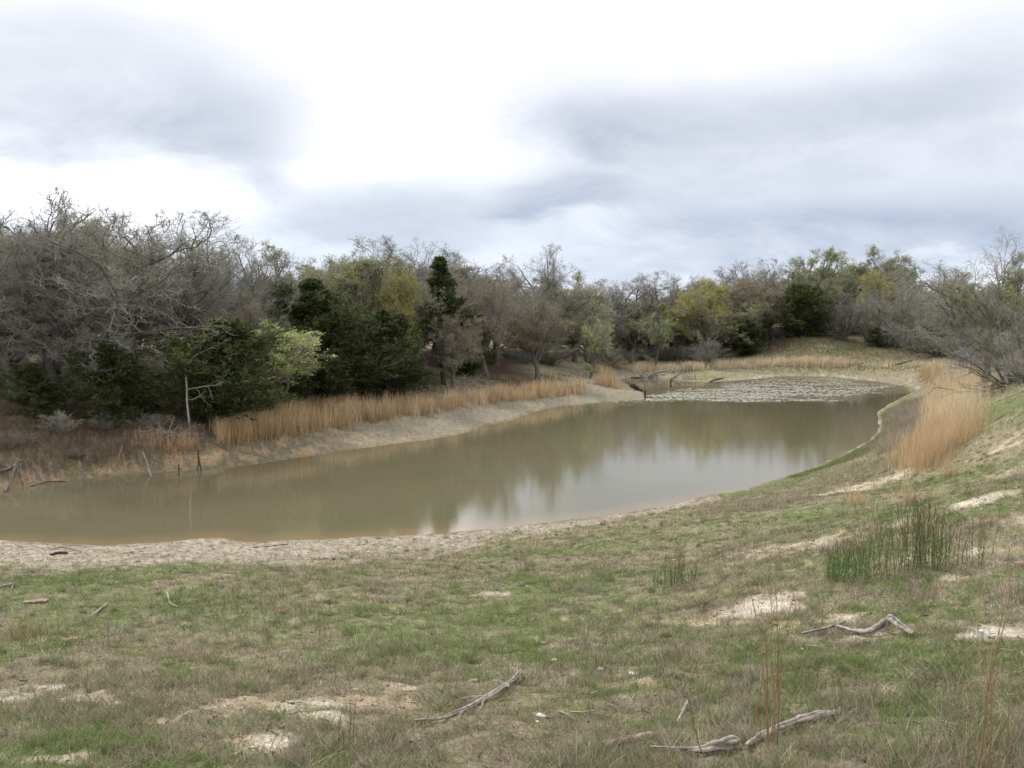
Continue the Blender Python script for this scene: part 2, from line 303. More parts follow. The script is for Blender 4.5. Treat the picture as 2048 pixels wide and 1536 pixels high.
# ------------------------------------------------------------------ materials
def mat(name, color=None, rough=.9, var=.25, nscale=8, bump=0, tint=True, trans=0, objvar=0, spec=.25, extra=None):
    m = bpy.data.materials.new(name); m.use_nodes = True; nt = m.node_tree; N = nt.nodes; L = nt.links; b = N['Principled BSDF']
    b.inputs['Roughness'].default_value = rough; b.inputs['Specular IOR Level'].default_value = spec
    tc = N.new('ShaderNodeTexCoord'); nz = N.new('ShaderNodeTexNoise'); nz.inputs['Scale'].default_value = nscale; nz.inputs['Detail'].default_value = 6; L.new(tc.outputs['Object'], nz.inputs['Vector'])
    mr = N.new('ShaderNodeMapRange'); mr.inputs['To Min'].default_value = 1 - var; mr.inputs['To Max'].default_value = 1 + var; mr.inputs['From Min'].default_value = .3; mr.inputs['From Max'].default_value = .7; L.new(nz.outputs['Fac'], mr.inputs['Value'])
    src = None
    base = N.new('ShaderNodeRGB'); base.outputs[0].default_value = (*(color or (1, 1, 1)), 1); src = base.outputs[0]
    if tint:
        at = N.new('ShaderNodeAttribute'); at.attribute_name = 'tint'; mx = N.new('ShaderNodeMix'); mx.data_type = 'RGBA'; mx.blend_type = 'MULTIPLY'; mx.inputs[0].default_value = 1
        L.new(src, mx.inputs[6]); L.new(at.outputs['Color'], mx.inputs[7]); src = mx.outputs[2]
    vm = N.new('ShaderNodeVectorMath'); vm.operation = 'SCALE'; L.new(src, vm.inputs[0]); L.new(mr.outputs[0], vm.inputs['Scale']); src = vm.outputs[0]
    if objvar:
        oi = N.new('ShaderNodeObjectInfo'); hs = N.new('ShaderNodeHueSaturation'); a = N.new('ShaderNodeMapRange'); a.inputs['To Min'].default_value = 1 - objvar; a.inputs['To Max'].default_value = 1 + objvar
        L.new(oi.outputs['Random'], a.inputs['Value']); L.new(a.outputs[0], hs.inputs['Value'])
        L.new(src, hs.inputs['Color']); src = hs.outputs[0]
    L.new(src, b.inputs['Base Color'])
    if bump:
        bp = N.new('ShaderNodeBump'); bp.inputs['Strength'].default_value = bump; bp.inputs['Distance'].default_value = .02; L.new(nz.outputs['Fac'], bp.inputs['Height']); L.new(bp.outputs[0], b.inputs['Normal'])
    if trans:
        tr = N.new('ShaderNodeBsdfTranslucent'); L.new(src, tr.inputs['Color']); ms = N.new('ShaderNodeMixShader'); ms.inputs[0].default_value = trans
        L.new(b.outputs[0], ms.inputs[1]); L.new(tr.outputs[0], ms.inputs[2]); L.new(ms.outputs[0], N['Material Output'].inputs['Surface'])
    return m
M_BARK = mat('bark_grey', (.115, .108, .092), .95, .35, 5, .5, objvar=.22)
M_TWIG = mat('twig', (.275, .262, .225), .95, .25, 2, 0, objvar=.25)
M_DARK = mat('bark_dark', (.06, .05, .042), .95, .35, 6, .5)
M_PALEB = mat('bark_pale', (.30, .285, .26), .9, .25, 6, .3)
M_LEAF = mat('leaf', (1, 1, 1), .7, .25, 1.5, 0, trans=.35, objvar=.12)
M_JUN = mat('juniper_foliage', (.078, .102, .040), .8, .5, .9, 0, objvar=.2, trans=.28)
M_GRASS = mat('grass_blades', (1, 1, 1), .8, .12, 3, 0, trans=.25)
M_REED = mat('dry_reed', (1, 1, 1), .75, .15, 1.5, 0, trans=.25)
M_WOOD = mat('weathered_wood', (.33, .295, .25), .9, .45, 22, .9)
M_WET = mat('dark_wet_wood', (.055, .045, .036), .8, .4, 15, .6)
M_ROCK = mat('pale_rock', (.62, .60, .56), .9, .15, 20, .5)
def ground_mat():
    m = mat('soil_and_turf', (1, 1, 1), .95, .22, 6, 0); nt = m.node_tree; N = nt.nodes; L = nt.links; b = N['Principled BSDF']; b.inputs['Specular IOR Level'].default_value = .1
    tc = N.new('ShaderNodeTexCoord')
    prev = b.inputs['Base Color'].links[0].from_socket
    for sc_, lo, hi in ((38, .55, 1.35), (120, .7, 1.25)):
        nz = N.new('ShaderNodeTexNoise'); nz.inputs['Scale'].default_value = sc_; nz.inputs['Detail'].default_value = 5; nz.inputs['Roughness'].default_value = .7; L.new(tc.outputs['Object'], nz.inputs['Vector'])
        mr = N.new('ShaderNodeMapRange'); mr.inputs['From Min'].default_value = .35; mr.inputs['From Max'].default_value = .62; mr.inputs['To Min'].default_value = lo; mr.inputs['To Max'].default_value = hi; L.new(nz.outputs['Fac'], mr.inputs['Value'])
        vm = N.new('ShaderNodeVectorMath'); vm.operation = 'SCALE'; L.new(prev, vm.inputs[0]); L.new(mr.outputs[0], vm.inputs['Scale']); prev = vm.outputs[0]
    L.new(prev, b.inputs['Base Color'])
    nz = N.new('ShaderNodeTexNoise'); nz.inputs['Scale'].default_value = 16; nz.inputs['Detail'].default_value = 9; nz.inputs['Roughness'].default_value = .75; L.new(tc.outputs['Object'], nz.inputs['Vector'])
    bp = N.new('ShaderNodeBump'); bp.inputs['Strength'].default_value = .9; bp.inputs['Distance'].default_value = .05; L.new(nz.outputs['Fac'], bp.inputs['Height']); L.new(bp.outputs[0], b.inputs['Normal'])
    return m
def water_mat():
    m = bpy.data.materials.new('pond_water'); m.use_nodes = True; nt = m.node_tree; N = nt.nodes; L = nt.links; b = N['Principled BSDF']
    b.inputs['IOR'].default_value = 1.33; b.inputs['Roughness'].default_value = .015; b.inputs['Specular IOR Level'].default_value = .5
    at = N.new('ShaderNodeAttribute'); at.attribute_name = 'tint'; L.new(at.outputs['Color'], b.inputs['Base Color'])
    rf = N.new('ShaderNodeAttribute'); rf.attribute_name = 'ripple'
    tc = N.new('ShaderNodeTexCoord')
    mp = N.new('ShaderNodeMapping'); mp.inputs['Scale'].default_value = (1.0, 2.2, 1); mp.inputs['Rotation'].default_value = (0, 0, R(12)); L.new(tc.outputs['Object'], mp.inputs[0])
    a = N.new('ShaderNodeTexNoise'); a.inputs['Scale'].default_value = 4.5; a.inputs['Detail'].default_value = 4; a.inputs['Roughness'].default_value = .6; L.new(mp.outputs[0], a.inputs['Vector'])
    b1 = N.new('ShaderNodeBump'); b1.inputs['Distance'].default_value = .012; b1.inputs['Strength'].default_value = .10; L.new(a.outputs['Fac'], b1.inputs['Height'])
    c = N.new('ShaderNodeTexNoise'); c.inputs['Scale'].default_value = 1.6; c.inputs['Detail'].default_value = 4; c.inputs['Roughness'].default_value = .6; mq = N.new('ShaderNodeMapping'); mq.inputs['Scale'].default_value = (1.3, .55, 1); L.new(tc.outputs['Object'], mq.inputs[0]); L.new(mq.outputs[0], c.inputs['Vector'])
    b2 = N.new('ShaderNodeBump'); b2.inputs['Distance'].default_value = .02; L.new(rf.outputs['Fac'], b2.inputs['Strength']); L.new(c.outputs['Fac'], b2.inputs['Height']); L.new(b1.outputs[0], b2.inputs['Normal'])
    L.new(b2.outputs[0], b.inputs['Normal'])
    rm = N.new('ShaderNodeMapRange'); rm.inputs['To Min'].default_value = .02; rm.inputs['To Max'].default_value = .10; L.new(rf.outputs['Fac'], rm.inputs['Value']); L.new(rm.outputs[0], b.inputs['Roughness'])
    return m
M_GROUND = ground_mat(); M_WATER = water_mat()

# ground sheet
ii, jj = np.meshgrid(np.arange(NR - 1), np.arange(NT), indexing='ij'); j2 = (jj + 1) % NT
q = np.stack([ii * NT + jj, (ii + 1) * NT + jj, (ii + 1) * NT + j2, ii * NT + j2], -1).reshape(-1, 4)
V = np.stack([GX.ravel(), GY.ravel(), GZ.ravel()], -1)
V = np.concatenate([V, [[0, 0, float(GZ[0].mean())]]]); GC = np.concatenate([GC, GC[:1]])
tri = np.stack([np.arange(NT), (np.arange(NT) + 1) % NT, np.full(NT, len(V) - 1)], -1)[:, ::-1]
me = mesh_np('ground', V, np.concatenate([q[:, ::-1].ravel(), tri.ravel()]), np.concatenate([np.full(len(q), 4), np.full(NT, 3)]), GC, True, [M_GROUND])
link('ground', me, kind='structure', label='sloping pasture and bare banks around the pond', cat=None)

# water sheet
xs = np.concatenate([np.arange(-60, 1, .3), np.arange(1, 43, .07), np.arange(43, 60, .4)]); ys = np.concatenate([np.arange(14, 62, .3), np.arange(62, 97, .05), np.arange(97, 112, .3)])
WX, WY = np.meshgrid(xs, ys, indexing='ij'); wsd = sdist(WX.ravel(), WY.ravel()).reshape(WX.shape)
keep = wsd < 1.0
kq = keep[:-1, :-1] & keep[1:, :-1] & keep[1:, 1:] & keep[:-1, 1:]
ii, jj = np.nonzero(kq); W = len(ys); q = np.stack([ii * W + jj, (ii + 1) * W + jj, (ii + 1) * W + jj + 1, ii * W + jj + 1], -1)
used = np.unique(q); remap = np.full(WX.size, -1); remap[used] = np.arange(len(used)); q = remap[q]
wx, wy, wd = WX.ravel()[used], WY.ravel()[used], wsd.ravel()[used]
deep = np.array((.155, .137, .083)); gre = np.array((.128, .132, .078)); shal = np.array((.24, .175, .10))
wc = mixc(np.tile(deep, (len(wx), 1)), gre, ss(-.4, -2.5, wd) * ss(.35, .7, fbm(wx * .12, wy * .3, 81)) * .7)
wc = mixc(wc, shal, ss(-1.1, 0, wd + (fbm(wx * .8, wy * .8, 83) - .5) * .8) * .8 * ss(34, 28, wy))
# wind ruffled belt across the far third of the pond
rp = np.array([onwater(*q) for q in [(1130, 815), (1250, 809), (1400, 806), (1540, 806), (1650, 800), (1740, 788), (1800, 774), (1780, 765), (1700, 755), (1560, 750), (1520, 760), (1420, 771), (1320, 781), (1280, 790), (1210, 800)]])
rs = -sdist(wx, wy, rp) + (fbm(wx * .16, wy * .5, 91) - .5) * 7
rip = ss(-2.5, 3.5, rs) * (.55 + .6 * ss(.35, .6, fbm(wx * .35, wy * .9, 95))); rip = np.clip(rip, 0, 1)
wz = rip * ((fbm(wx * 6.5 + wy * .8, wy * 8.0, 97, 1) - .5) * .050 + (fbm(wx * 3.1, wy * 4.6, 98, 1) - .5) * .026)
me = mesh_np('water', np.stack([wx, wy, wz], -1), q.ravel(), np.full(len(q), 4), wc, True, [M_WATER])
a = me.attributes.new('ripple', 'FLOAT', 'POINT'); a.data.foreach_set('value', rip.astype(np.float32))
link('water', me, kind='structure')
print('ground+water', time.time() - T0)

# ------------------------------------------------------------------ branching plants
def grow(rng, st, dr, ln, r0, K, wob, up, taper):
    N = len(st); pts = np.zeros((N, K + 1, 3)); pts[:, 0] = st; d = dr.copy(); rad = r0[:, None] * np.linspace(1, taper, K + 1)[None]
    for k in range(K):
        d = nrm(d + wob * rng.normal(size=(N, 3)) + np.array([0, 0, up])); pts[:, k + 1] = pts[:, k] + d * (ln / K)[:, None]
    return pts, rad
def kids(rng, pts, rad, ln, C, t0, ang, asd, lr, rr_, t1=1.0, lfall=.5, upb=0.0):
    N, K1, _ = pts.shape; K = K1 - 1; t = t0 + (t1 - t0) * (np.arange(C)[None] + rng.random((N, C))) / C
    i = np.minimum((t * K).astype(int), K - 1); f = t * K - i; n = np.arange(N)[:, None]
    p = pts[n, i] * (1 - f[..., None]) + pts[n, i + 1] * f[..., None]; tan = nrm(pts[n, i + 1] - pts[n, i]); r = rad[n, i] * (1 - f) + rad[n, i + 1] * f
    v = rng.normal(size=p.shape); perp = nrm(v - (v * tan).sum(-1, keepdims=True) * tan)
    a = np.radians(ang + asd * rng.normal(size=t.shape))[..., None]; d = nrm(np.cos(a) * tan + np.sin(a) * perp + np.array([0, 0, upb]))
    L = ln[:, None] * lr * (1 - lfall * t) * (.6 + .8 * rng.random(t.shape)); rr = r * rr_ * (.7 + .5 * rng.random(t.shape))
    return p.reshape(-1, 3), d.reshape(-1, 3), L.ravel(), rr.ravel()
def tubes(buf, pts, rad, S, col=(1, 1, 1), minr=.0):
    N, K1, _ = pts.shape; rad = np.maximum(rad, minr); tan = np.zeros_like(pts); tan[:, :-1] = pts[:, 1:] - pts[:, :-1]; tan[:, -1] = tan[:, -2]; tan[:, 1:-1] += tan[:, :-2]; tan = nrm(tan)
    ax = nrm(pts[:, -1] - pts[:, 0]); ref = np.where(np.abs(ax[:, 2:3]) < .8, np.array([[0, 0, 1.]]), np.array([[1., 0, 0]]))[:, None]
    u = nrm(np.cross(tan, np.broadcast_to(ref, tan.shape))); v = np.cross(tan, u); a = np.arange(S) * 2 * math.pi / S
    V = pts[:, :, None] + rad[:, :, None, None] * (np.cos(a)[:, None] * u[:, :, None] + np.sin(a)[:, None] * v[:, :, None])
    n, k, s = np.meshgrid(np.arange(N), np.arange(K1 - 1), np.arange(S), indexing='ij'); s2 = (s + 1) % S; b = (n * K1 + k) * S
    q = np.stack([b + s, b + s2, b + S + s2, b + S + s], -1).reshape(-1, 4)
    c = np.asarray(col, float)
    if c.ndim == 2: c = np.repeat(c, K1 * S, 0)
    buf.add(V.reshape(-1, 3), q, 4, c)
    if S >= 5:
        e = ((np.arange(N) * K1) + K1 - 1)[:, None] * S + np.arange(S)[None]; buf.add(V.reshape(-1, 3)[e.ravel()], np.arange(N * S).reshape(N, S), S, c if c.ndim == 1 else c[e.ravel()])
        e = (np.arange(N) * K1)[:, None] * S + np.arange(S)[None]; buf.add(V.reshape(-1, 3)[e.ravel()], np.arange(N * S).reshape(N, S)[:, ::-1], S, c if c.ndim == 1 else c[e.ravel()])
def leaves(buf, rng, p, d, L, w, cols):
    N = len(p); d = nrm(d); v = rng.normal(size=(N, 3)); s = nrm(np.cross(d, v)); L = np.broadcast_to(L, N)[:, None]; w = np.broadcast_to(w, N)[:, None]
    V = np.stack([p, p + d * L * .5 + s * w * .5, p + d * L, p + d * L * .5 - s * w * .5], 1)
    buf.add(V.reshape(-1, 3), np.arange(N * 4).reshape(N, 4), 4, np.repeat(cols, 4, 0))
def pick(rng, N, palette, jit=.2):
    pal = np.array(palette); c = pal[rng.integers(0, len(pal), N)]; return c * (1 + jit * rng.normal(size=(N, 1))).clip(.4, 1.8)

VAR = {}
def finish(key, parts):
    """parts: list of (name, mesh); remembers height and crown width of the variant"""
    allv = []
    for nme, me in parts:
        a = np.zeros(len(me.vertices) * 3, np.float32); me.vertices.foreach_get('co', a); allv.append(a.reshape(-1, 3))
    a = np.concatenate(allv); VAR.setdefault(key, []).append((parts, float(a[:, 2].max() * .985), float(np.percentile(a[:, 0], 97) - np.percentile(a[:, 0], 3))))
def dome(s, d, L, c, a, b, f=1.0):
    """distance from s along d to the surface of the crown's ellipsoid"""
    o = (s - c) / [a, a, b]; v = d / [a, a, b]; A = (v * v).sum(-1); B = (o * v).sum(-1); C = (o * o).sum(-1) - 1; D = np.sqrt(np.maximum(B * B - A * C, 0)); t = (-B + D) / A
    return np.clip(t, .12, None)
def oak(key, seed, leaf=None, nleaf=0, lsize=.05, spread=1.0, barkm=None, twigm=None, upright=.11, h=2.5, a=4.3, b=3.6, lowc=.82, nl=9, c3=8, c4=6, c5=4):
    rng = np.random.default_rng(seed); tr = Buf(); cr = Buf(); st = np.zeros((1, 3)); st[0, 2] = -.3; cen = np.array([0, 0, h + b * lowc])
    p0, r0 = grow(rng, st, np.array([[rng.normal() * .15, rng.normal() * .15, 1.]]), np.array([h + .9]), np.array([.22]), 6, .09, .05, .68); r0[:, 0] *= 1.35; tubes(tr, p0, r0, 9)
    s, d, L, r = kids(rng, p0, r0, np.array([5.2]), nl, .42, 38 * spread, 16, 1.0, .62, lfall=.1); L = dome(s, d, L, cen, a, b) * (.72 + .2 * rng.random(len(s))); p1, r1 = grow(rng, s, d, L, r, 9, .23, upright, .28); tubes(tr, p1, r1, 6)
    def lim(s, d, L, k=1.05): return np.minimum(L, dome(s, d, L, cen, a, b) * k)
    s, d, L, r = kids(rng, p1, r1, np.full(len(L), 3.9), 8, .15, 52, 16, .58, .62, upb=.12, lfall=.35); L = lim(s, d, L); p2, r2 = grow(rng, s, d, L, r, 6, .30, upright, .3); tubes(tr, p2, r2, 4, minr=.011)
    s, d, L, r = kids(rng, p2, r2, L, c3, .15, 52, 16, .55, .6); L = lim(s, d, L, 1.2); p3, r3 = grow(rng, s, d, L, r, 4, .33, .09, .35); tubes(cr, p3, r3, 3, minr=.008)
    s, d, L, r = kids(rng, p3, r3, L, c4, .15, 52, 18, .6, .65); p4, r4 = grow(rng, s, d, L, r, 3, .27, .11, .5); tubes(cr, p4, r4, 3, minr=.0052)
    s, d, L, r = kids(rng, p4, r4, np.maximum(L, .3), c5, .2, 48, 18, .62, .7, lfall=.2); p5, r5 = grow(rng, s, d, L, r, 2, .24, .11, .6); tubes(cr, p5, r5, 3, minr=.0038)
    parts = [('trunk', tr.mesh('trunk', barkm or M_BARK, True)), ('crown', cr.mesh('crown', twigm or M_TWIG))]
    if leaf:
        lf = Buf(); n = int(nleaf * len(p5)); i = rng.integers(0, len(p5), n)
        q = p5[:, -1]; g = fbm(q[:, 0] * .9 + q[:, 2] * .5, q[:, 1] * .9 + q[:, 2] * .8, seed, 3); ok = rng.random(n) < ss(.36, .58, g[i]) * .9 + .1; i = i[ok]; n = len(i)
        k = rng.integers(1, 3, n); leaves(lf, rng, p5[i, k] + rng.normal(size=(n, 3)) * .04, rng.normal(size=(n, 3)) + [0, 0, -.2], lsize * (.6 + .8 * rng.random(n)), lsize * .6, pick(rng, n, leaf))
        parts.append(('foliage', lf.mesh('foliage', M_LEAF)))
    finish(key, parts)
def brush(key, seed, stems=9, h=3.4, leaf=None, nleaf=0, lsize=.05, tw=None, droop=.05, lean=22, c=(7, 7, 5)):
    rng = np.random.default_rng(seed); tr = Buf(); cr = Buf(); a = rng.random(stems) * 6.283; st = np.stack([np.cos(a) * .25 * rng.random(stems), np.sin(a) * .25 * rng.random(stems), np.full(stems, -.15)], -1)
    le = np.radians(lean) * (.2 + rng.random(stems)); d = np.stack([np.cos(a) * np.sin(le), np.sin(a) * np.sin(le), np.cos(le)], -1)
    L0 = h * (.65 + .5 * rng.random(stems)); p1, r1 = grow(rng, st, d, L0, np.full(stems, .045) * (.6 + .8 * rng.random(stems)), 7, .12, .03, .25); tubes(tr, p1, r1, 5)
    s, d, L, r = kids(rng, p1, r1, L0, c[0], .15, 32, 10, .5, .6, lfall=.5); p2, r2 = grow(rng, s, d, L, r, 5, .14, droop, .3); tubes(cr, p2, r2, 3, minr=.006)
    s, d, L, r = kids(rng, p2, r2, L, c[1], .15, 36, 12, .5, .6); p3, r3 = grow(rng, s, d, L, r, 3, .16, droop, .4); tubes(cr, p3, r3, 3, minr=.005)
    s, d, L, r = kids(rng, p3, r3, np.maximum(L, .3), c[2], .15, 36, 12, .6, .7, lfall=.2); p4, r4 = grow(rng, s, d, L, r, 2, .18, droop, .6); tubes(cr, p4, r4, 3, minr=.004)
    parts = [('stem', tr.mesh('stem', tw or M_BARK, True)), ('crown', cr.mesh('crown', tw or M_TWIG))]
    if leaf:
        lf = Buf(); n = int(nleaf * len(p4)); i = rng.integers(0, len(p4), n); leaves(lf, rng, p4[i, rng.integers(0, 3, n)], rng.normal(size=(n, 3)), lsize * (.6 + .8 * rng.random(n)), lsize * .55, pick(rng, n, leaf)); parts.append(('foliage', lf.mesh('foliage', M_LEAF)))
    finish(key, parts)
def juniper(key, seed, h=6.0, wid=2.0, shape='egg', bare=.03, nb=190):
    rng = np.random.default_rng(seed); tr = Buf(); lf = Buf(); p0, r0 = grow(rng, np.array([[0, 0, -.2]]), np.array([[0, 0, 1.]]), np.array([h * .97]), np.array([.15 if shape == 'egg' else .09]), 10, .03, .1, .1); tubes(tr, p0, r0, 8)
    t = bare + (1 - bare) * (np.arange(nb) + rng.random(nb)) / nb; a = rng.random(nb) * 6.283; i = np.minimum((t * 10).astype(int), 9); f = t * 10 - i; s = p0[0, i] * (1 - f[:, None]) + p0[0, i + 1] * f[:, None]
    lobes = .78 + .3 * np.sin(a * 3 + t * 9 + seed) + .12 * rng.normal(size=nb)
    if shape == 'egg': env = np.sin(np.clip((t - bare) / (1 - bare), 0, 1) ** .62 * math.pi * .93 + .22) ** .8
    else: env = (1 - t) ** .75 * 1.15 + .05
    L = wid * env * lobes.clip(.35, 1.3); el = np.radians(8 + 50 * t); d = np.stack([np.cos(a) * np.cos(el), np.sin(a) * np.cos(el), np.sin(el)], -1)
    p1, r1 = grow(rng, s, d, L, np.full(nb, .03), 5, .1, .06, .3); tubes(tr, p1, r1, 4, minr=.008)
    s, d, L2, r = kids(rng, p1, r1, L, 11, .2, 40, 12, .38, .5, lfall=.4, upb=.25); p2, r2 = grow(rng, s, d, L2, r, 3, .14, .1, .4)
    s, d, L3, r = kids(rng, p2, r2, np.maximum(L2, .25), 7, .1, 38, 14, .5, .5, lfall=.2, upb=.2)
    col = pick(rng, len(s), [(1, 1, 1), (.8, .9, .8), (1.25, 1.2, .9), (.9, .75, .6)], .25)
    leaves(lf, rng, s, d, L3.clip(.10, .36), .045, col)
    d2 = nrm(d + rng.normal(size=d.shape) * .5); leaves(lf, rng, s + d * .04, d2, L3.clip(.08, .3) * .8, .04, col * .9)
    leaves(lf, rng, s + d * .08, nrm(d + rng.normal(size=d.shape) * .7), L3.clip(.06, .25) * .8, .035, col * 1.15)
    finish(key, [('trunk', tr.mesh('trunk', M_DARK, True)), ('foliage', lf.mesh('foliage', M_JUN))])

YG = [(.25, .26, .08), (.20, .23, .075), (.30, .28, .11)]
oak('bare', 1); oak('bare', 2, a=5.0, spread=1.15); oak('bare', 3, b=4.0, a=4.0); oak('bare', 4, nl=8, lowc=.6)
oak('bud', 11, [(.31, .31, .13), (.28, .31, .12), (.27, .24, .13)], 2.6, .075); oak('bud', 12, [(.31, .31, .14), (.26, .30, .12)], 2.8, .075, a=4.8)
oak('yellow', 21, [(.36, .34, .08), (.32, .34, .08), (.38, .33, .11)], 4.2, .09); oak('yellow', 22, [(.31, .34, .11), (.27, .31, .09)], 3.4, .085, b=3.9, a=4.0)
oak('orange', 31, [(.31, .20, .12), (.26, .18, .11), (.27, .25, .11)], 2.6, .075); oak('orange', 32, [(.29, .18, .13), (.25, .22, .11)], 2.2, .07, b=4, a=3.8)
oak('lime', 41, [(.42, .48, .15), (.48, .50, .22)], 2.6, .11, h=1.2, nl=8, lowc=.9)
oak('bright', 46, [(.36, .46, .12), (.42, .50, .17)], 1.1, .11, h=2.2, a=4.0, b=2.8, nl=7, c3=6, c4=5)
oak('thin', 45, h=2.2, a=3.0, b=5.5, nl=7, upright=.16, lowc=.95, c3=6, c4=5)
brush('grey', 51, 9); brush('grey', 52, 12, lean=30); brush('thicket', 53, 10, 2.2, [(.16, .13, .08), (.15, .15, .07)], .6, .045, lean=42, c=(8, 7, 5)); brush('thicket', 54, 13, 2.0, [(.17, .12, .09)], .4, .045, lean=50, c=(8, 7, 5))
juniper('jun', 61); juniper('jun', 62, 5.5, 2.3); juniper('juncone', 63, 8, 1.5, 'cone', .30, 150)
print('plants', time.time() - T0, {k: [(round(v[1], 1), round(v[2], 1)) for v in VAR[k]] for k in VAR})

trng = np.random.default_rng(7)
def place(name, key, px, dist, top, width, label, cat, group=None, vi=None, base=None, rot=None, sink=0.0):
    """px: photograph column of the crown, dist: metres ahead, top: row of the crown's top, width: crown width in photograph pixels"""
    if base is not None: dist = float(P1(px, base)[1])
    a, b, c = ray(px, 700 if base is None else base); X = a / b * dist; z0 = float(gz(X, dist)) - sink; a, b, c = ray(px, top); ht = H + c / b * dist - z0
    vs = VAR[key]; v = vs[(trng.integers(0, len(vs))) if vi is None else vi % len(vs)]
    e = bpy.data.objects.new(name, None); COL.objects.link(e); e.empty_display_size = .5; e.location = (X, dist, z0); sz = max(ht, .4) / v[1]; sx = width * dist / F / v[2]
    sx = min(max(sx, sz * .45), sz * 1.9)
    e.scale = (sx, sx, sz); e.rotation_euler = (0, 0, trng.random() * 6.283 if rot is None else rot); e['label'] = label; e['category'] = cat
    if group: e['group'] = group
    for nme, me in v[0]:
        o = bpy.data.objects.new(nme, me); COL.objects.link(o); o.parent = e
    return e

# --- trees one can tell apart, front rows and skyline
TREES = [
 ('bare_oak', 'bare', 30, 41, 425, 300, 'bare grey oak at the left edge of the photo, above the overgrown bank', 'tree', 0),
 ('bare_oak', 'bare', 150, 43, 388, 330, 'tallest bare oak, its dome of twigs the highest point of the left wood', 'tree', 1),
 ('bare_oak', 'bare', 285, 41, 412, 320, 'bare spreading oak with long limbs reaching right over the dark juniper', 'tree', 2),
 ('bare_oak', 'bare', 395, 47, 424, 250, 'bare oak between the tallest oak and the pinkish twigged one', 'tree', 3),
 ('bare_oak', 'bare', 460, 54, 466, 160, 'smaller bare oak ending the left group, beside the gap of open sky', 'tree', 1),
 ('budding_tree', 'orange', 480, 47, 575, 170, 'rust tinted budding tree right of the bare oaks, above the pale green sapling', 'tree', 0),
 ('budding_oak', 'bud', 590, 57, 484, 210, 'sparse grey green oak just right of the sky gap, over the juniper', 'tree', 0),
 ('budding_oak', 'bud', 690, 59, 473, 230, 'broad domed oak with a haze of new leaves above the large junipers', 'tree', 1),
 ('leafing_oak', 'yellow', 752, 56, 516, 130, 'yellow green leafing oak left of the pointed juniper', 'tree', 0),
 ('bare_oak', 'thin', 830, 78, 472, 150, 'bare upright oak showing over the yellow green oak', 'tree', 0),
 ('bare_oak', 'bare', 905, 80, 488, 140, 'bare oak whose top shows right behind the pointed juniper', 'tree', 2),
 ('budding_tree', 'orange', 975, 69, 517, 170, 'olive and rust budding tree with forked dark limbs, centre of the wood', 'tree', 1),
 ('budding_tree', 'orange', 905, 62, 622, 110, 'small rust leaved tree in front of the pointed juniper', 'tree', 0),
 ('bare_oak', 'bare', 1082, 88, 488, 140, 'lone dark bare oak standing clear above the central trees', 'tree', 3),
 ('budding_tree', 'orange', 1075, 72, 592, 130, 'reddish brown budding tree below the lone dark bare oak', 'tree', 0),
 ('budding_oak', 'bud', 1150, 92, 535, 130, 'grey green budding oak right of the lone bare oak', 'tree', 0),
 ('bare_oak', 'bare', 1205, 104, 560, 110, 'low bare oak at the dip in the tree line', 'tree', 1),
 ('bare_oak', 'bare', 1275, 115, 545, 120, 'bare oak first to the right of the dip in the tree line', 'tree', 2),
 ('bare_oak', 'bare', 1345, 116, 540, 130, 'broad bare oak left of the golden yellow tree', 'tree', 0),
 ('leafing_oak', 'yellow', 1425, 106, 549, 120, 'golden yellow leafing oak behind the far bank', 'tree', 0),
 ('bare_oak', 'bare', 1450, 128, 518, 130, 'bare oak rising behind the golden yellow tree', 'tree', 1),
 ('bare_oak', 'bare', 1530, 126, 518, 130, 'bare oak above the small dark juniper of the far bank', 'tree', 3),
 ('budding_oak', 'bud', 1580, 124, 515, 100, 'thin budding oak left of the light green tree on the skyline', 'tree', 1),
 ('leafing_oak', 'yellow', 1640, 128, 494, 100, 'light green leafing oak on the skyline above the hillside juniper', 'tree', 1),
 ('budding_oak', 'bud', 1740, 130, 490, 130, 'dense grey green oak, highest of the far skyline', 'tree', 0),
 ('budding_oak', 'bud', 1810, 128, 512, 110, 'grey green oak right of the highest one of the far skyline', 'tree', 1),
 ('leafing_oak', 'yellow', 1735, 116, 535, 75, 'yellow leaved tree half hidden by the grey brush of the hillside', 'tree', 0),
 ('sapling', 'lime', 560, 45, 636, 150, 'pale green leafing sapling between the two dark juniper groups', 'sapling', 0),
 ('sapling', 'bright', 1180, 80, 636, 66, 'bright lime green sapling behind the stump spit', 'sapling', 0),
 ('sapling', 'bright', 1308, 98, 626, 60, 'lime green sapling left of the golden yellow tree', 'sapling', 0),
 ('sapling', 'lime', 755, 58, 610, 100, 'yellow green sapling leaning over the top of the junipers', 'sapling', 0),
 ('bare_tree', 'thin', 1975, 46, 452, 150, 'tall thin bare tree at the right, its twigs the highest on that side', 'tree', 0),
 ('budding_tree', 'bud', 2030, 44, 500, 130, 'budding tree cut by the right edge of the photo', 'tree', 1),
 ('bare_tree', 'bare', 1895, 62, 520, 150, 'bare grey tree above the fallen limbs on the right bank', 'tree', 2),
]
for t in TREES: place(t[0], t[1], t[2], t[3], t[4], t[5], t[6], t[7], vi=t[8])
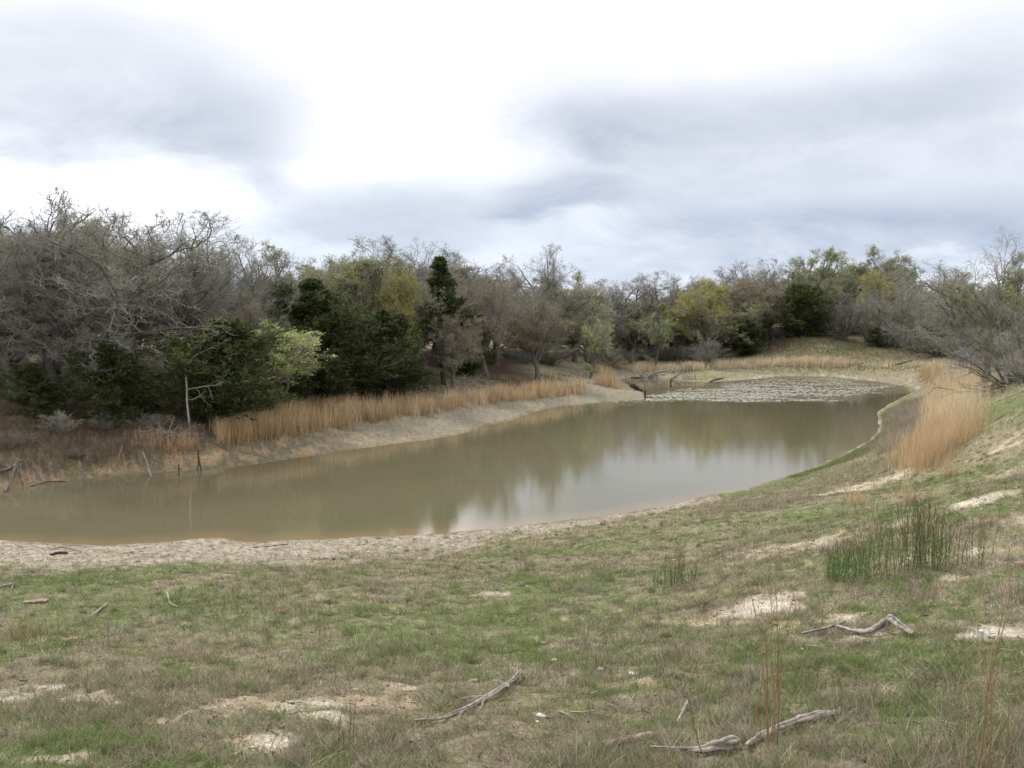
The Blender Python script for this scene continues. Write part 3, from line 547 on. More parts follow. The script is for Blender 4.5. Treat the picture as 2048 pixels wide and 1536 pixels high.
JUN = [('jun', 240, 850, 682, 140, 'dark juniper under the bare oaks, leftmost of the tall junipers', 0), ('jun', 425, 852, 636, 220, 'big dark juniper behind the pale dead tree', 1), ('jun', 610, 806, 556, 200, 'tallest broad juniper, behind the pale green sapling', 0),
       ('jun', 680, 808, 640, 220, 'broad dark juniper at the edge of the golden grass', 1), ('jun', 780, 796, 620, 150, 'dark juniper at the right end of the big juniper group', 0), ('juncone', 888, 770, 512, 130, 'pointed green juniper standing alone amid bare trees', 0),
       ('jun', 1490, 712, 637, 66, 'small black green juniper at the foot of the far hillside', 0), ('jun', 1612, 674, 568, 104, 'large dark juniper on the open hillside', 1), ('jun', 1265, 715, 655, 60, 'small juniper in the wood behind the driftwood', 0),
       ('jun', 1388, 712, 640, 50, 'narrow juniper beside the golden yellow oak', 1), ('jun', 1757, 694, 655, 40, 'small juniper bush below the grey hillside brush', 0), ('jun', 80, 836, 725, 130, 'low green juniper between the leftmost trunks', 0), ('jun', 935, 750, 665, 60, 'dim juniper behind the rust leaved tree', 1),
       ('jun', 540, 818, 690, 120, 'low dark juniper under the pale green sapling', 1)]
for key, px, by, top, w, lab, vi in JUN: place('juniper', key, px, 0, top, w, lab, 'juniper', vi=vi, base=by)
# right bank brush
RB = [(1685, 683, 580, 100, 'grey'), (1790, 697, 545, 150, 'grey'), (1845, 706, 540, 140, 'grey'), (1740, 688, 570, 100, 'grey'), (1905, 716, 560, 150, 'grey'), (1965, 730, 560, 150, 'grey'), (2050, 762, 590, 190, 'grey'), (1885, 712, 630, 100, 'thicket'), (1955, 735, 650, 120, 'thicket'),
      (2020, 768, 660, 120, 'thicket'), (2085, 795, 640, 140, 'thicket'), (1840, 706, 660, 80, 'thicket'), (1770, 695, 655, 60, 'thicket')]
wh = ['left of the yellow leaved tree', 'widest of the hillside group', 'over the dark fallen log', 'in front of the yellow leaved tree', 'behind the fallen grey limbs', 'under the tall thin bare tree', 'filling the right edge', 'at the head of the golden grass',
      'beside the fallen grey limbs', 'behind the green turf at the right edge', 'outermost at the right edge', 'above the far golden clumps', 'under the widest grey shrub']
for (px, by, top, w, k), q in zip(RB, wh):
    place('grey_shrub' if k == 'grey' else 'brush', k, px, 0, top, w, ('bare silvery grey shrub ' if k == 'grey' else 'low tangled brown brush ') + q, 'shrub', base=by)
place('grey_shrub', 'grey', 1405, 99, 658, 70, 'pale grey bare shrub in front of the golden yellow oak', 'shrub'); place('grey_shrub', 'grey', 30, 36.5, 850, 90, 'grey dead shrub on the left bank at the photo edge', 'shrub'); place('grey_shrub', 'grey', 95, 36.5, 858, 60, 'second grey dead shrub on the left bank', 'shrub')
for i, (px, by, top, w, lab) in enumerate([(130, 868, 818, 90, 'low brown thicket above the orange cut bank'), (215, 862, 822, 80, 'small brown thicket under the leftmost tall juniper'), (20, 905, 860, 70, 'dark low thicket by the grey shrub at the photo edge'), (300, 860, 825, 70, 'thin brown thicket behind the heap of grey branches'), (155, 925, 895, 50, 'low scrub on the cut bank just above the water')]):
    place('brush', 'thicket', px, 0, top, w, lab, 'shrub', base=by)
# --- the depth of the wood: rows behind
wr = np.random.default_rng(99)
ADJ = {'bare': 'bare grey oak', 'bud': 'olive budding oak', 'orange': 'rust tinted budding tree', 'yellow': 'yellow green oak', 'grey': 'bare grey shrub', 'thicket': 'low brown thicket'}
def wood(px0, px1, step, d0, rows, gap, top, keys, lab, grp, wpx):
    for r in range(rows):
        for px in np.arange(px0, px1, step):
            q = px + wr.normal() * step * .3; d = d0(q) + r * gap + wr.normal() * gap * .25; k = keys[wr.integers(0, len(keys))]
            nm = {'bare': 'bare_oak', 'bud': 'budding_oak', 'orange': 'budding_tree', 'yellow': 'leafing_oak', 'grey': 'grey_shrub', 'thicket': 'brush', 'jun': 'juniper'}[k]
            place(nm, k, q, d, top(q) + abs(wr.normal()) * 14 + 10, wpx, ADJ[k] + ', ' + ('first', 'second', 'third')[r] + ' row of ' + lab, 'tree' if nm not in ('grey_shrub', 'brush') else 'shrub', grp)
SKY = ([-400, -100, 0, 140, 230, 330, 400, 470, 505, 600, 700, 770, 830, 900, 960, 1060, 1160, 1200, 1240, 1340, 1440, 1560, 1640, 1740, 1800, 1880, 2048, 2300], [420, 420, 440, 410, 420, 440, 455, 520, 570, 500, 490, 515, 490, 505, 525, 545, 560, 575, 580, 555, 535, 535, 525, 515, 530, 545, 545, 520])
sky_top = lambda q: np.interp(q, *SKY)
fr = lambda q: np.interp(q, [-400, 0, 400, 700, 1000, 1200, 1300, 1450, 1600, 1800, 2000, 2300], [42, 47, 52, 62, 78, 98, 112, 114, 128, 122, 75, 60])
def quiet(px0, px1, step, d0, rows, gap, top, keys, lab, grp, wpx): wood(px0, px1, step, d0, rows, gap, top, keys, lab, grp, wpx)
quiet(-300, 500, 80, fr, 2, 12, sky_top, ['bare', 'bare', 'bud'], 'the deep wood behind the left bank', 'oaks deep in the left wood', 200)
quiet(510, 1180, 62, fr, 3, 10, sky_top, ['bare', 'bud', 'bud', 'orange'], 'the deep wood behind the left golden grass', 'oaks deep in the central wood', 150)
quiet(1190, 1860, 52, fr, 3, 9, sky_top, ['bare', 'bud', 'bud', 'orange', 'bud', 'yellow'], 'the wood closing the far end of the pond', 'oaks of the far wood', 120)
quiet(1870, 2350, 70, fr, 3, 14, sky_top, ['bare', 'grey', 'bud'], 'the wood above the right bank', 'trees of the right wood', 170)
lowtop = lambda q: np.interp(q, [-300, 0, 500, 900, 1200, 1500], [690, 690, 690, 680, 675, 665])
quiet(-250, 1180, 48, lambda q: fr(q) + 1, 3, 7, lowtop, ['thicket', 'grey', 'thicket'], 'undergrowth in the shade of the left and central wood', 'undergrowth of the left and central wood', 90)
quiet(1190, 1440, 36, lambda q: fr(q) - 4, 2, 5, lowtop, ['thicket', 'grey', 'thicket'], 'undergrowth at the far end of the pond', 'undergrowth of the far wood', 60)
quiet(1540, 1860, 40, lambda q: fr(q) - 3, 1, 5, lambda q: 625, ['thicket', 'grey'], 'undergrowth along the top of the hillside', 'undergrowth above the hillside', 60)
print('placed', len(bpy.data.objects), time.time() - T0)

# ------------------------------------------------------------------ grasses
def ribbons(buf, rng, base, h, w, lean, col, K=3, droop=.25, wind=(0, 0)):
    """tapering bent blades"""
    N = len(base); a = rng.random(N) * 6.283; ld = np.stack([np.cos(a), np.sin(a)], -1) * lean[:, None] + np.array(wind); fa = rng.random(N) * 6.283; s = np.stack([np.cos(fa), np.sin(fa), np.zeros(N)], -1)
    V = []; 
    for k in range(K + 1):
        t = k / K; p = base.copy(); p[:, :2] += ld * (h * (t + droop * t * t * 2))[:, None] * .8; p[:, 2] += h * t * (1 - droop * t * .5); ww = (w * (1 - .85 * t) * .5)[:, None]
        V += [p - s * ww, p + s * ww]
    V = np.stack(V, 1); q = np.array([[2 * k, 2 * k + 1, 2 * k + 3, 2 * k + 2] for k in range(K)]); Q = (np.arange(N)[:, None, None] * (2 * K + 2) + q[None]).reshape(-1, 4)
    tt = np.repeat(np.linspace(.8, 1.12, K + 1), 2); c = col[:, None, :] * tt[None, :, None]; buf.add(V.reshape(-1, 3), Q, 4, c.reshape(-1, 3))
rng = np.random.default_rng(5)
def scatter(N, r0, r1, pw, half=35):
    u = rng.random(N); e = 2 - pw
    r = (r0 ** e + u * (r1 ** e - r0 ** e)) ** (1 / e); a = np.radians((rng.random(N) * 2 - 1) * half); return r * np.sin(a), r * np.cos(a), r
GREENP = [(.21, .28, .09), (.14, .20, .055), (.17, .225, .065), (.12, .165, .055), (.18, .205, .085)]; STRAWP = [(.44, .40, .29), (.38, .34, .24), (.16, .135, .095), (.29, .26, .18), (.25, .225, .155), (.34, .30, .21), (.23, .19, .14), (.22, .20, .16), (.29, .22, .15)]
buf = Buf()
x, y, r = scatter(700000, 3.6, 62, 1.75)
ba, gr, mu, li, n, n2, n3, sd, lb = cover(x, y)
dens = (1 - ba * .93) * (1 - mu * .95) * (.18 + .85 * ss(.40, .6, fbm(x * 6.5, y * 6.5, 77))) * (sd > .15) * (~lb); ok = rng.random(len(x)) < dens
x, y, r, gr, n, li, sd = [v[ok] for v in (x, y, r, gr, n, li, sd)]
isg = rng.random(len(x)) < (.26 + .70 * gr) * (1 - .6 * li); N = len(x)
col = np.where(isg[:, None], pick(rng, N, GREENP), pick(rng, N, STRAWP)); hh = np.where(isg, .045, .055) * (.5 + 1.1 * rng.random(N)) * (.7 + .9 * ss(.4, .7, fbm(x * .8, y * .8, 66)))
tall = (~isg) & (rng.random(N) < .03); hh = np.where(tall, hh * 2.2, hh)
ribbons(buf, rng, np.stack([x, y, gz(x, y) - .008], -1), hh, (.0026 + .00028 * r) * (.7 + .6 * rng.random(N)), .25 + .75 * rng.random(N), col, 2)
link('short_grass', buf.mesh('short_grass', M_GRASS), label='short green and straw coloured pasture grass on the near slope', cat='grass', kind='stuff')
buf = Buf(); x, y, r = scatter(5200, 3.8, 30, 1.4); ba, gr, mu, li, n, n2, n3, sd, lb = cover(x, y)
ok = (rng.random(len(x)) < (1 - mu * .93) * (1 - ba * .9)) & (sd > .3) & (~lb); x, y, r, gr = x[ok], y[ok], r[ok], gr[ok]; K0 = 38; M0 = len(x); k = np.repeat(np.arange(M0), K0); N = len(k)
tg = rng.random(M0) < .25 + .5 * gr; tc = np.where(tg[:, None], pick(rng, M0, GREENP), pick(rng, M0, STRAWP)); th_ = (.04 + .085 * rng.random(M0) ** 2) ; sp = .02 + .05 * rng.random(M0)
bx = x[k] + rng.normal(size=N) * sp[k]; by = y[k] + rng.normal(size=N) * sp[k]
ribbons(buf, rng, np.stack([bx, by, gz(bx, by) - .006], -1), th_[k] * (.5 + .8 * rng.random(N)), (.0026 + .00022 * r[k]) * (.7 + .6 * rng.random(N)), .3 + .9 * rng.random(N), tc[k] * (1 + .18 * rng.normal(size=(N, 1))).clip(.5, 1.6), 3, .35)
link('bunch_grass', buf.mesh('bunch_grass', M_GRASS), label='small bunches of bent green and straw blades dotted over the near slope', cat='grass', kind='stuff')
# thin upright dead weed stems all over the near slope
buf = Buf(); x, y, r = scatter(9000, 3.6, 24, 1.5); ba, gr, mu, li, n, n2, n3, sd, lb = cover(x, y)
ok = rng.random(len(x)) < ss(.45, .68, fbm(x * .7, y * .7, 88)) * (1 - mu) * (1 - ba * .7) + .05 * (1 - mu); x, y, r = x[ok], y[ok], r[ok]; N = len(x); st = np.stack([x, y, gz(x, y) - .01], -1)
d = nrm(np.stack([rng.normal(size=N) * .13, rng.normal(size=N) * .13, np.ones(N)], -1)); L = .08 + .22 * rng.random(N) ** 1.7; p, rd = grow(rng, st, d, L, np.full(N, .0011) + .00006 * r, 3, .08, .0, .5)
cc = pick(rng, N, [(.25, .20, .15), (.19, .155, .12), (.30, .25, .17), (.30, .21, .13)]); tubes(buf, p, rd, 3, cc)
s, d, L, rr3 = kids(rng, p, rd, L, 3, .45, 30, 12, .3, .8, lfall=.3); p2, r2 = grow(rng, s, d, L, rr3, 1, .05, .1, .6); tubes(buf, p2, r2, 3, np.repeat(cc, 3, 0))
link('dead_weed_stems', buf.mesh('dead_weed_stems', M_GRASS), label='thin upright dead weed stems scattered over the near slope', cat='weeds', kind='stuff')
# litter: crumbs, pebbles and twigs lying on the bare soil
buf = Buf(); x, y, r = scatter(30000, 3.6, 40, 1.6); ba, gr, mu, li, n, n2, n3, sd, lb = cover(x, y)
ok = (rng.random(len(x)) < np.clip(.15 + mu + ba * .5 + li * .6, 0, 1)) & (sd > .05); x, y, r = x[ok], y[ok], r[ok]; N = len(x); a = rng.random(N) * 6.283; L = .02 + .09 * rng.random(N) ** 3
d = np.stack([np.cos(a), np.sin(a), .1 * rng.normal(size=N)], -1); p, rd = grow(rng, np.stack([x, y, gz(x, y) + .006], -1), d, L * (.7 + r / 60), (.002 + .005 * rng.random(N) ** 2) * (1 + r / 40), 2, .15, 0, .7)
tubes(buf, p, rd, 4, pick(rng, N, [(.16, .13, .10), (.24, .20, .15), (.48, .43, .35), (.14, .11, .085), (.42, .36, .27)]))
link('soil_litter', buf.mesh('soil_litter', M_GRASS), label='twigs, crumbs of soil and leaf bits strewn over bare ground', cat='litter', kind='stuff')
print('grass', time.time() - T0)

# golden bluestem stands
def stand(name, clumps, per, h, lab, pal, spread=.22, w=.012, wind=(0, 0), lean=.16, seed=1):
    g = np.random.default_rng(seed); b = Buf(); c = P(clumps[:, 0], clumps[:, 1]); dd = np.maximum(c[:, 1], 5); k = np.repeat(np.arange(len(c)), per); N = len(k); hs = (.45 + .75 * g.random(len(c)) ** .8)[k]
    sp = spread * (.6 + .8 * g.random(len(c)))[k]; x = c[k, 0] + g.normal(size=N) * sp; y = c[k, 1] + g.normal(size=N) * sp; keep = gint(x, y, GS) > .2; x, y, hs, k = x[keep], y[keep], hs[keep], k[keep]; N = len(x)
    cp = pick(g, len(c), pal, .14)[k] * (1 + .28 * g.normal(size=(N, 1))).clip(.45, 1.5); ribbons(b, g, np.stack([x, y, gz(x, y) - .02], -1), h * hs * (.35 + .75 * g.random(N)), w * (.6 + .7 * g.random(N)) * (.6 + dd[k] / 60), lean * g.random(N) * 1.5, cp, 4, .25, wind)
    return link(name, b.mesh(name, M_REED), label=lab, cat='grass', kind='stuff')
GOLD = [(.57, .42, .24), (.62, .47, .29), (.49, .36, .20), (.58, .45, .30)]; PALE = [(.62, .51, .35), (.56, .46, .31), (.66, .55, .40)]; ORG = [(.52, .36, .20), (.47, .32, .175), (.56, .40, .24)]; DUN = [(.30, .22, .14), (.26, .19, .12), (.34, .25, .15)]
g = np.random.default_rng(31)
lo = lambda q: np.interp(q, [430, 500, 600, 700, 800, 900, 1000, 1100, 1165], [892, 884, 869, 852, 838, 822, 806, 795, 788])
def band(x0, x1, n, f, depth, thr, seed):
    q = x0 + (x1 - x0) * g.random(n * 3); yy = f(q) - depth * g.random(n * 3) ** 1.3; k = fbm(q * .03, yy * .08, seed) > thr; return np.stack([q[k], yy[k]], -1)[:n]
stand('bluestem_grass', np.concatenate([band(440, 820, 200, lo, 26, .44, 3), band(820, 1165, 185, lo, 12, .40, 4)]), 66, 1.2, 'band of golden bluestem grass along the left bank', GOLD, .22, .011, seed=2)
stand('bluestem_grass', np.concatenate([band(540, 700, 60, lambda q: 838 + 0 * q, 30, .3, 8), np.array([(445 + i * 9, 872 - i * 2) for i in range(8)])]), 80, 1.0, 'rust orange grass in front of the large junipers', ORG, .3, .012, seed=3)
stand('bluestem_grass', np.array([(1205, 772), (1212, 768), (1222, 773), (1196, 770), (1216, 775), (1232, 776), (1200, 748), (1208, 750), (1214, 747)]), 110, 1.5, 'isolated golden grass clumps near the stump spit', GOLD, .3, .014, seed=4)
ff = lambda q: np.interp(q, [1340, 1400, 1470, 1560, 1700, 1840], [742, 742, 738, 733, 735, 736])
stand('bluestem_grass', np.concatenate([band(1365, 1660, 170, ff, 5, .3, 5), band(1660, 1850, 25, ff, 4, .5, 6), np.stack([g.uniform(1262, 1345, 26), g.uniform(738, 745, 26)], -1)]), 70, 1.05, 'pale straw grass band along the far bank', PALE, .4, .016, (.05, 0), seed=5)
stand('bluestem_grass', np.stack([g.uniform(275, 390, 30), g.uniform(885, 908, 30)], -1), 45, .8, 'orange tufts below the pile of grey branches', ORG, .14, .010, seed=6)
# right bank mass, leaning left under the wind
def inpoly(n, pts):
    pts = np.array(pts, float); out = []
    while len(out) < n:
        p = pts.min(0) + (pts.max(0) - pts.min(0)) * g.random(2); c = False
        for i in range(len(pts)):
            (ax, ay), (bx, by) = pts[i], pts[i - 1]
            if (ay > p[1]) != (by > p[1]) and p[0] < (bx - ax) * (p[1] - ay) / (by - ay) + ax: c = not c
        if c: out.append(p)
    return np.array(out)
stand('bluestem_grass', inpoly(120, [(1800, 905), (1795, 930), (1850, 952), (1900, 915), (1945, 880), (1948, 855), (1880, 860), (1825, 880)]), 70, 1.15, 'mass of orange bluestem grass leaning on the right bank', ORG + GOLD + GOLD, .24, .0055, (.05, .0), .24, seed=7)
stand('bluestem_grass', inpoly(150, [(1860, 860), (1945, 862), (1945, 800), (1930, 775), (1890, 775), (1856, 815)]), 75, 1.45, 'pale cream top of the tall grass on the right bank', PALE + [GOLD[1]], .30, .007, (.05, 0), .22, seed=8)
stand('bluestem_grass', inpoly(45, [(1870, 782), (1945, 782), (1955, 752), (1890, 750)]), 75, 1.3, 'pale straw grass below the fallen silvery limbs', PALE, .4, .010, (.05, 0), .2, seed=19)
stand('bluestem_grass', inpoly(30, [(1845, 745), (1890, 745), (1890, 765), (1845, 760)]), 80, 1.3, 'small golden clumps at the far head of the right bank', GOLD + PALE, .4, .013, seed=9)
stand('dry_grass', inpoly(150, [(1765, 895), (1800, 905), (1850, 830), (1840, 800), (1800, 815), (1775, 850)]), 90, .5, 'grey brown dry grass tumbling down to the right shore', [(.33, .28, .22), (.37, .32, .25)], .4, .010, (-.2, 0), .5, seed=10)
stand('dry_grass', inpoly(260, [(1400, 1010), (1560, 975), (1690, 925), (1780, 905), (1800, 950), (1650, 1000), (1450, 1040)]), 45, .22, 'low grey brown dry grass along the near right shore', [(.30, .25, .19), (.27, .22, .17), (.34, .29, .20)], .3, .007, (0, 0), .6, seed=11)
stand('shore_grass', inpoly(420, [(1560, 958), (1640, 932), (1700, 902), (1760, 862), (1758, 830), (1810, 800), (1815, 810), (1785, 845), (1780, 870), (1720, 915), (1600, 955)]), 60, .14, 'strip of bright green grass along the right waterline', [(.13, .19, .055), (.16, .22, .07), (.22, .21, .11)], .25, .008, (0, 0), .5, seed=12)
stand('dry_grass', inpoly(260, [(0, 860), (430, 850), (430, 900), (300, 935), (100, 950), (0, 945)]), 28, .42, 'thin brown grass over the eroded left bank', [(.20, .15, .10), (.25, .19, .12), (.15, .115, .08)], .35, .010, (0, 0), .6, seed=13)
stand('forest_floor_grass', inpoly(420, [(-50, 845), (430, 838), (540, 830), (830, 790), (1200, 735), (1200, 750), (860, 800), (600, 860), (440, 870), (0, 870)]), 30, .5, 'brown weeds at the foot of the wood', [(.16, .11, .08), (.20, .14, .09), (.13, .11, .07)], .6, .014, (0, 0), .5, seed=14)
stand('hillside_grass', inpoly(420, [(1300, 748), (1530, 700), (1560, 672), (1700, 660), (1820, 690), (1860, 745), (1560, 742)]), 26, .28, 'straw and green grass of the far hillside', [(.27, .23, .15), (.20, .21, .10), (.24, .17, .12)], .8, .03, (0, 0), .6, seed=15)
# tufts on the near slope, standing alone
for q, (px, py, hh, w, lab, pal) in enumerate([(1855, 935, .8, .12, 'tall orange tuft right of the bare patches on the right bank', ORG), (1710, 1010, .55, .12, 'orange tuft above the green weed stems', GOLD), (1820, 1005, .45, .1, 'small orange tuft on the right slope', GOLD), (1900, 955, .6, .1, 'golden tuft at the foot of the tall grass', GOLD),
        (40, 1275, .28, .12, 'rusty tuft at the left edge of the near slope', DUN), (780, 1310, .22, .1, 'tuft of pale bent blades left of the forked branch', STRAWP), (1150, 1185, .25, .14, 'brown bushy tuft left of the small green weed', STRAWP), (2035, 1200, .35, .16, 'grey brown tuft at the right edge', STRAWP),
        (2015, 1525, .35, .2, 'dry tuft in the lower right corner', STRAWP), (1150, 1525, .2, .12, 'dry tuft at the bottom edge', STRAWP), (400, 1320, .2, .1, 'brown tuft on the left slope', DUN), (1320, 1320, .16, .1, 'dry tuft in the centre of the near slope', STRAWP), (1060, 815 + 290, .25, .12, 'tuft of stems at the near shore', STRAWP)]):
    gg = np.random.default_rng(200 + q); b = Buf(); c = P1(px, py); N = 130; base = np.stack([c[0] + gg.normal(size=N) * w, c[1] + gg.normal(size=N) * w, np.zeros(N)], -1); base[:, 2] = gz(base[:, 0], base[:, 1]) - .01; 
    ribbons(b, gg, base - [c[0], c[1], c[2]], hh * (.4 + .7 * gg.random(N)), np.full(N, .004 + .00025 * c[1]), .1 + .6 * gg.random(N), pick(gg, N, pal), 4, .3)
    link('grass_tuft', b.mesh('grass_tuft', M_REED), loc=c, label=lab, cat='grass tuft')
# green weed shrubs
def weed(px, py, wpx, h, n, lab, seed, leafy=1.0):
    gg = np.random.default_rng(seed); b = Buf(); lf = Buf(); c = P1(px, py); w = wpx * c[1] / F / 2; x = c[0] + gg.uniform(-w, w, n); y = c[1] + gg.normal(size=n) * min(.35, w * .6); st = np.stack([x, y, gz(x, y) - .01], -1) - c
    d = nrm(np.stack([gg.normal(size=n) * .06, gg.normal(size=n) * .06, np.ones(n)], -1)); L = h * (.55 + .5 * gg.random(n)); p, rd = grow(gg, st, d, L, np.full(n, .0028), 5, .05, .02, .4); cc = pick(gg, n, [(.15, .20, .075), (.17, .17, .09), (.22, .17, .12)], .15)
    tubes(b, p, rd, 3, cc, .0018); s, dd, L2, r2 = kids(gg, p, rd, L, 5, .35, 18, 6, .22, .7); p2, r2 = grow(gg, s, dd, L2, r2, 2, .05, .1, .5); tubes(b, p2, r2, 3, np.repeat(cc, 5, 0) * [1.1, .85, .8], .0013)
    s, dd, L3, _ = kids(gg, p, rd, L, int(11 * leafy), .02, 35, 15, .06, 1, .75, .6); m_ = gg.random(len(s)) < np.clip(1.15 - 1.1 * s[:, 2] / h, .1, 1); leaves(lf, gg, s[m_], dd[m_], (.03 + .025 * gg.random(m_.sum())), .009, pick(gg, m_.sum(), [(.13, .25, .06), (.16, .29, .07), (.11, .20, .06)]))
    e = bpy.data.objects.new('weed_shrub', None); COL.objects.link(e); e.location = c; e['label'] = lab; e['category'] = 'weed'
    link('stems', b.mesh('stems', M_GRASS), e); link('foliage', lf.mesh('foliage', M_LEAF), e)
weed(1692, 1160, 75, .5, 44, 'lush dark green weed shrub, leftmost of the tall green stems', 301, 2.2)
weed(1790, 1150, 130, .85, 66, 'tall thicket of green weed stems, widest of the row', 302); weed(1860, 1135, 60, .75, 45, 'upright green stems at the right end of the thicket', 303); weed(1945, 1125, 140, .5, 30, 'thin scattered green stems right of the thicket', 304, .7)
weed(1358, 1172, 40, .36, 26, 'small clump of bright green stems on the middle slope', 305, .8); weed(1318, 1175, 24, .25, 8, 'few short green stems beside the small bright clump', 306, .8); weed(1385, 1172, 14, .3, 6, 'lone thin green stems right of the small bright clump', 307, .5)
# tall rusty stalks in the foreground
def stalks(px, py, h, n, sp, lab, seed, lean=0.0, col=None, rad=.0021):
    gg = np.random.default_rng(seed); b = Buf(); c = P1(px, py); st = np.stack([gg.normal(size=n) * sp, gg.normal(size=n) * sp, np.zeros(n)], -1); d = nrm(np.stack([lean + gg.normal(size=n) * .055, gg.normal(size=n) * .05, np.ones(n)], -1)); L = h * (.55 + .5 * gg.random(n)); L[0] = h * 1.05
    p, rd = grow(gg, st, d, L, np.full(n, rad), 8, .045, .01, .3); cc = pick(gg, n, col or [(.34, .205, .11), (.28, .175, .10), (.38, .26, .15)], .15); tubes(b, p, rd, 4, cc)
    s, dd, L2, r2 = kids(gg, p, rd, L, 9, .25, 10, 4, .16, .7); p2, r2 = grow(gg, s, dd, L2, r2, 2, .04, .05, .4); tubes(b, p2, r2, 3, np.repeat(cc, 9, 0))
    link('dry_stalks', b.mesh('dry_stalks', M_REED), loc=c, label=lab, cat='stalks')
stalks(1548, 1500, 1.02, 7, .022, 'tall rust coloured stalks standing behind the long pale log', 401, rad=.0034)
stalks(1968, 1560, .9, 6, .02, 'tallest rust brown stalks near the lower right corner', 402, .03, rad=.0036)
stalks(2005, 1570, .55, 3, .03, 'shorter rusty stalks beside the tallest ones', 403); stalks(1925, 1560, .35, 3, .02, 'short orange stalks left of the tallest ones', 404)
stalks(1408, 1520, .42, 1, .0, 'single dark thin stalk leaning left over the pale log', 405, -.28, [(.05, .04, .035)], .002); stalks(1515, 1530, .5, 2, .01, 'thin brown stalk beside the long pale log', 406, .0)
stalks(690 , 1500, .30, 4, .05, 'dark thin stems beside the white sand patch', 407, 0, [(.10, .08, .06)], .0018); stalks(165, 1545, .35, 2, .02, 'bent pale stalk in the lower left', 408, -.15, [(.40, .34, .24)], .0022)

# ------------------------------------------------------------------ dead wood
def limb(pix, r, lab, cat='branch', name='fallen_branch', mt=None, subs=(), lift=0.0, seed=0, rough=.3, S=16, zoff=None, knob=True):
    """a lying branch: path given by ground points, radii in metres; forks as part of the same piece of wood"""
    gg = np.random.default_rng(seed + 900); b = Buf()
    def one(pix, r, zo):
        px = np.array([p[0] for p in pix], float); py = np.array([p[1] for p in pix], float); c = P(px, py); c[:, 2] = np.maximum(c[:, 2], -.02); rr_ = np.asarray(r, float)
        c[:, 2] += rr_ * .5 + np.where(py > 1150, .022, 0) + (np.asarray(zo) if zo is not None else 0); t = np.arange(len(c)); tt = np.linspace(0, len(c) - 1, (len(c) - 1) * 6 + 1)
        # smooth path
        q = np.stack([np.interp(tt, t, c[:, k]) for k in range(3)], -1); k3 = np.array([.25, .5, .25])
        for _ in range(3): q[1:-1] = .25 * q[:-2] + .5 * q[1:-1] + .25 * q[2:]
        rad = np.interp(tt, t, rr_) * (1 + rough * 1.6 * (fbm(tt * 2.3, tt * 0 + seed, seed, 3) - .5)); rad[0] *= .75; rad[-1] *= .5; q[1:-1] += gg.normal(size=(len(q) - 2, 3)) * rad[1:-1, None] * .07
        return q, rad
    q, rad = one(pix, r, zoff); o0 = q[0].copy(); cols = np.array((1, 1, 1.)); tubes(b, (q - o0)[None], rad[None], S)
    for s in subs:
        q2, rad2 = one(s[0], s[1], s[2] if len(s) > 2 else None); tubes(b, (q2 - o0)[None], rad2[None], max(5, S - 2))
    # bark flutes: push vertices in and out along the length
    allv, allc = [], []
    for vv in b.V:
        if len(vv) > 40:
            k = 16 if len(vv) % 16 == 0 else 14; m3 = vv.reshape(-1, k, 3) if len(vv) % k == 0 else None
            if m3 is not None:
                cen = m3.mean(1, keepdims=True); ringn = np.arange(len(m3))[:, None] + np.zeros((1, k)); ang = np.arange(k)[None] + np.zeros((len(m3), 1)); f = fbm(ang * .9 + seed, ringn * .16, seed, 3); crack = ss(.50, .36, f)
                m3 = cen + (m3 - cen) * (1 + .5 * (f - .5) - .22 * crack)[..., None]; vv = m3.reshape(-1, 3); allc.append((1.12 - .75 * crack + .3 * (f - .5)).ravel())
            else: allc.append(np.full(len(vv), .9))
        else: allc.append(np.full(len(vv), .8))
        allv.append(vv)
    b.V = allv; b.C = [np.repeat(np.concatenate(allc)[:, None], 3, 1)]
    return link(name, b.mesh(name, mt or M_WOOD, True), loc=o0, label=lab, cat=cat)
limb([(828, 1452), (880, 1447), (940, 1422), (975, 1405), (1010, 1385), (1030, 1368), (1043, 1352)], [.008, .011, .012, .015, .018, .021, .022], 'forked grey branch lying in the middle foreground',
     subs=[([(980, 1405), (950, 1404), (922, 1410)], [.011, .009, .008]), ([(1018, 1386), (1000, 1378), (984, 1382)], [.011, .009, .009], [0, .02, .03]), ([(968, 1408), (962, 1424), (952, 1434)], [.007, .005, .003]), ([(925, 1432), (915, 1446), (904, 1451)], [.006, .005, .003])], seed=1)
limb([(1602, 1278), (1650, 1270), (1690, 1262)], [.010, .014, .012], 'short pale stick at the left end of the arched log', seed=2, zoff=[0, .02, .05])
limb([(1670, 1266), (1700, 1272), (1735, 1278), (1768, 1270), (1782, 1272), (1800, 1275), (1826, 1278)], [.018, .024, .028, .030, .028, .024, .018], 'arched weathered log lying on the right slope', cat='log', name='fallen_log', seed=3, zoff=[.03, 0, 0, .05, .11, .05, 0])
limb([(1205, 1504), (1240, 1497), (1290, 1486), (1345, 1474)], [.022, .026, .022, .012], 'rotten brown log with peeling bark at the bottom of the photo', cat='log', name='fallen_log', mt=mat('rotten_wood', (.24, .18, .13), .95, .6, 30, 1), seed=4, rough=.25)
limb([(1300, 1502), (1360, 1510), (1405, 1515), (1440, 1508), (1475, 1495)], [.006, .010, .022, .033, .030], 'smooth pale grey log with a thin tail, lowest in the photo', cat='log', name='fallen_log', seed=5)
limb([(1492, 1508), (1530, 1482), (1560, 1468), (1600, 1455), (1640, 1444), (1682, 1438)], [.014, .024, .026, .028, .024, .012], 'long pale cracked log curving up from the bottom right', cat='log', name='fallen_log', seed=6, rough=.2)
limb([(1355, 1456), (1375, 1432)], [.012, .009], 'short upright tan stick behind the rotten brown log', seed=7, zoff=[0, .06]); limb([(1118, 1434), (1135, 1438), (1152, 1448)], [.008, .008, .005], 'small white curved stick right of the forked branch', seed=8)
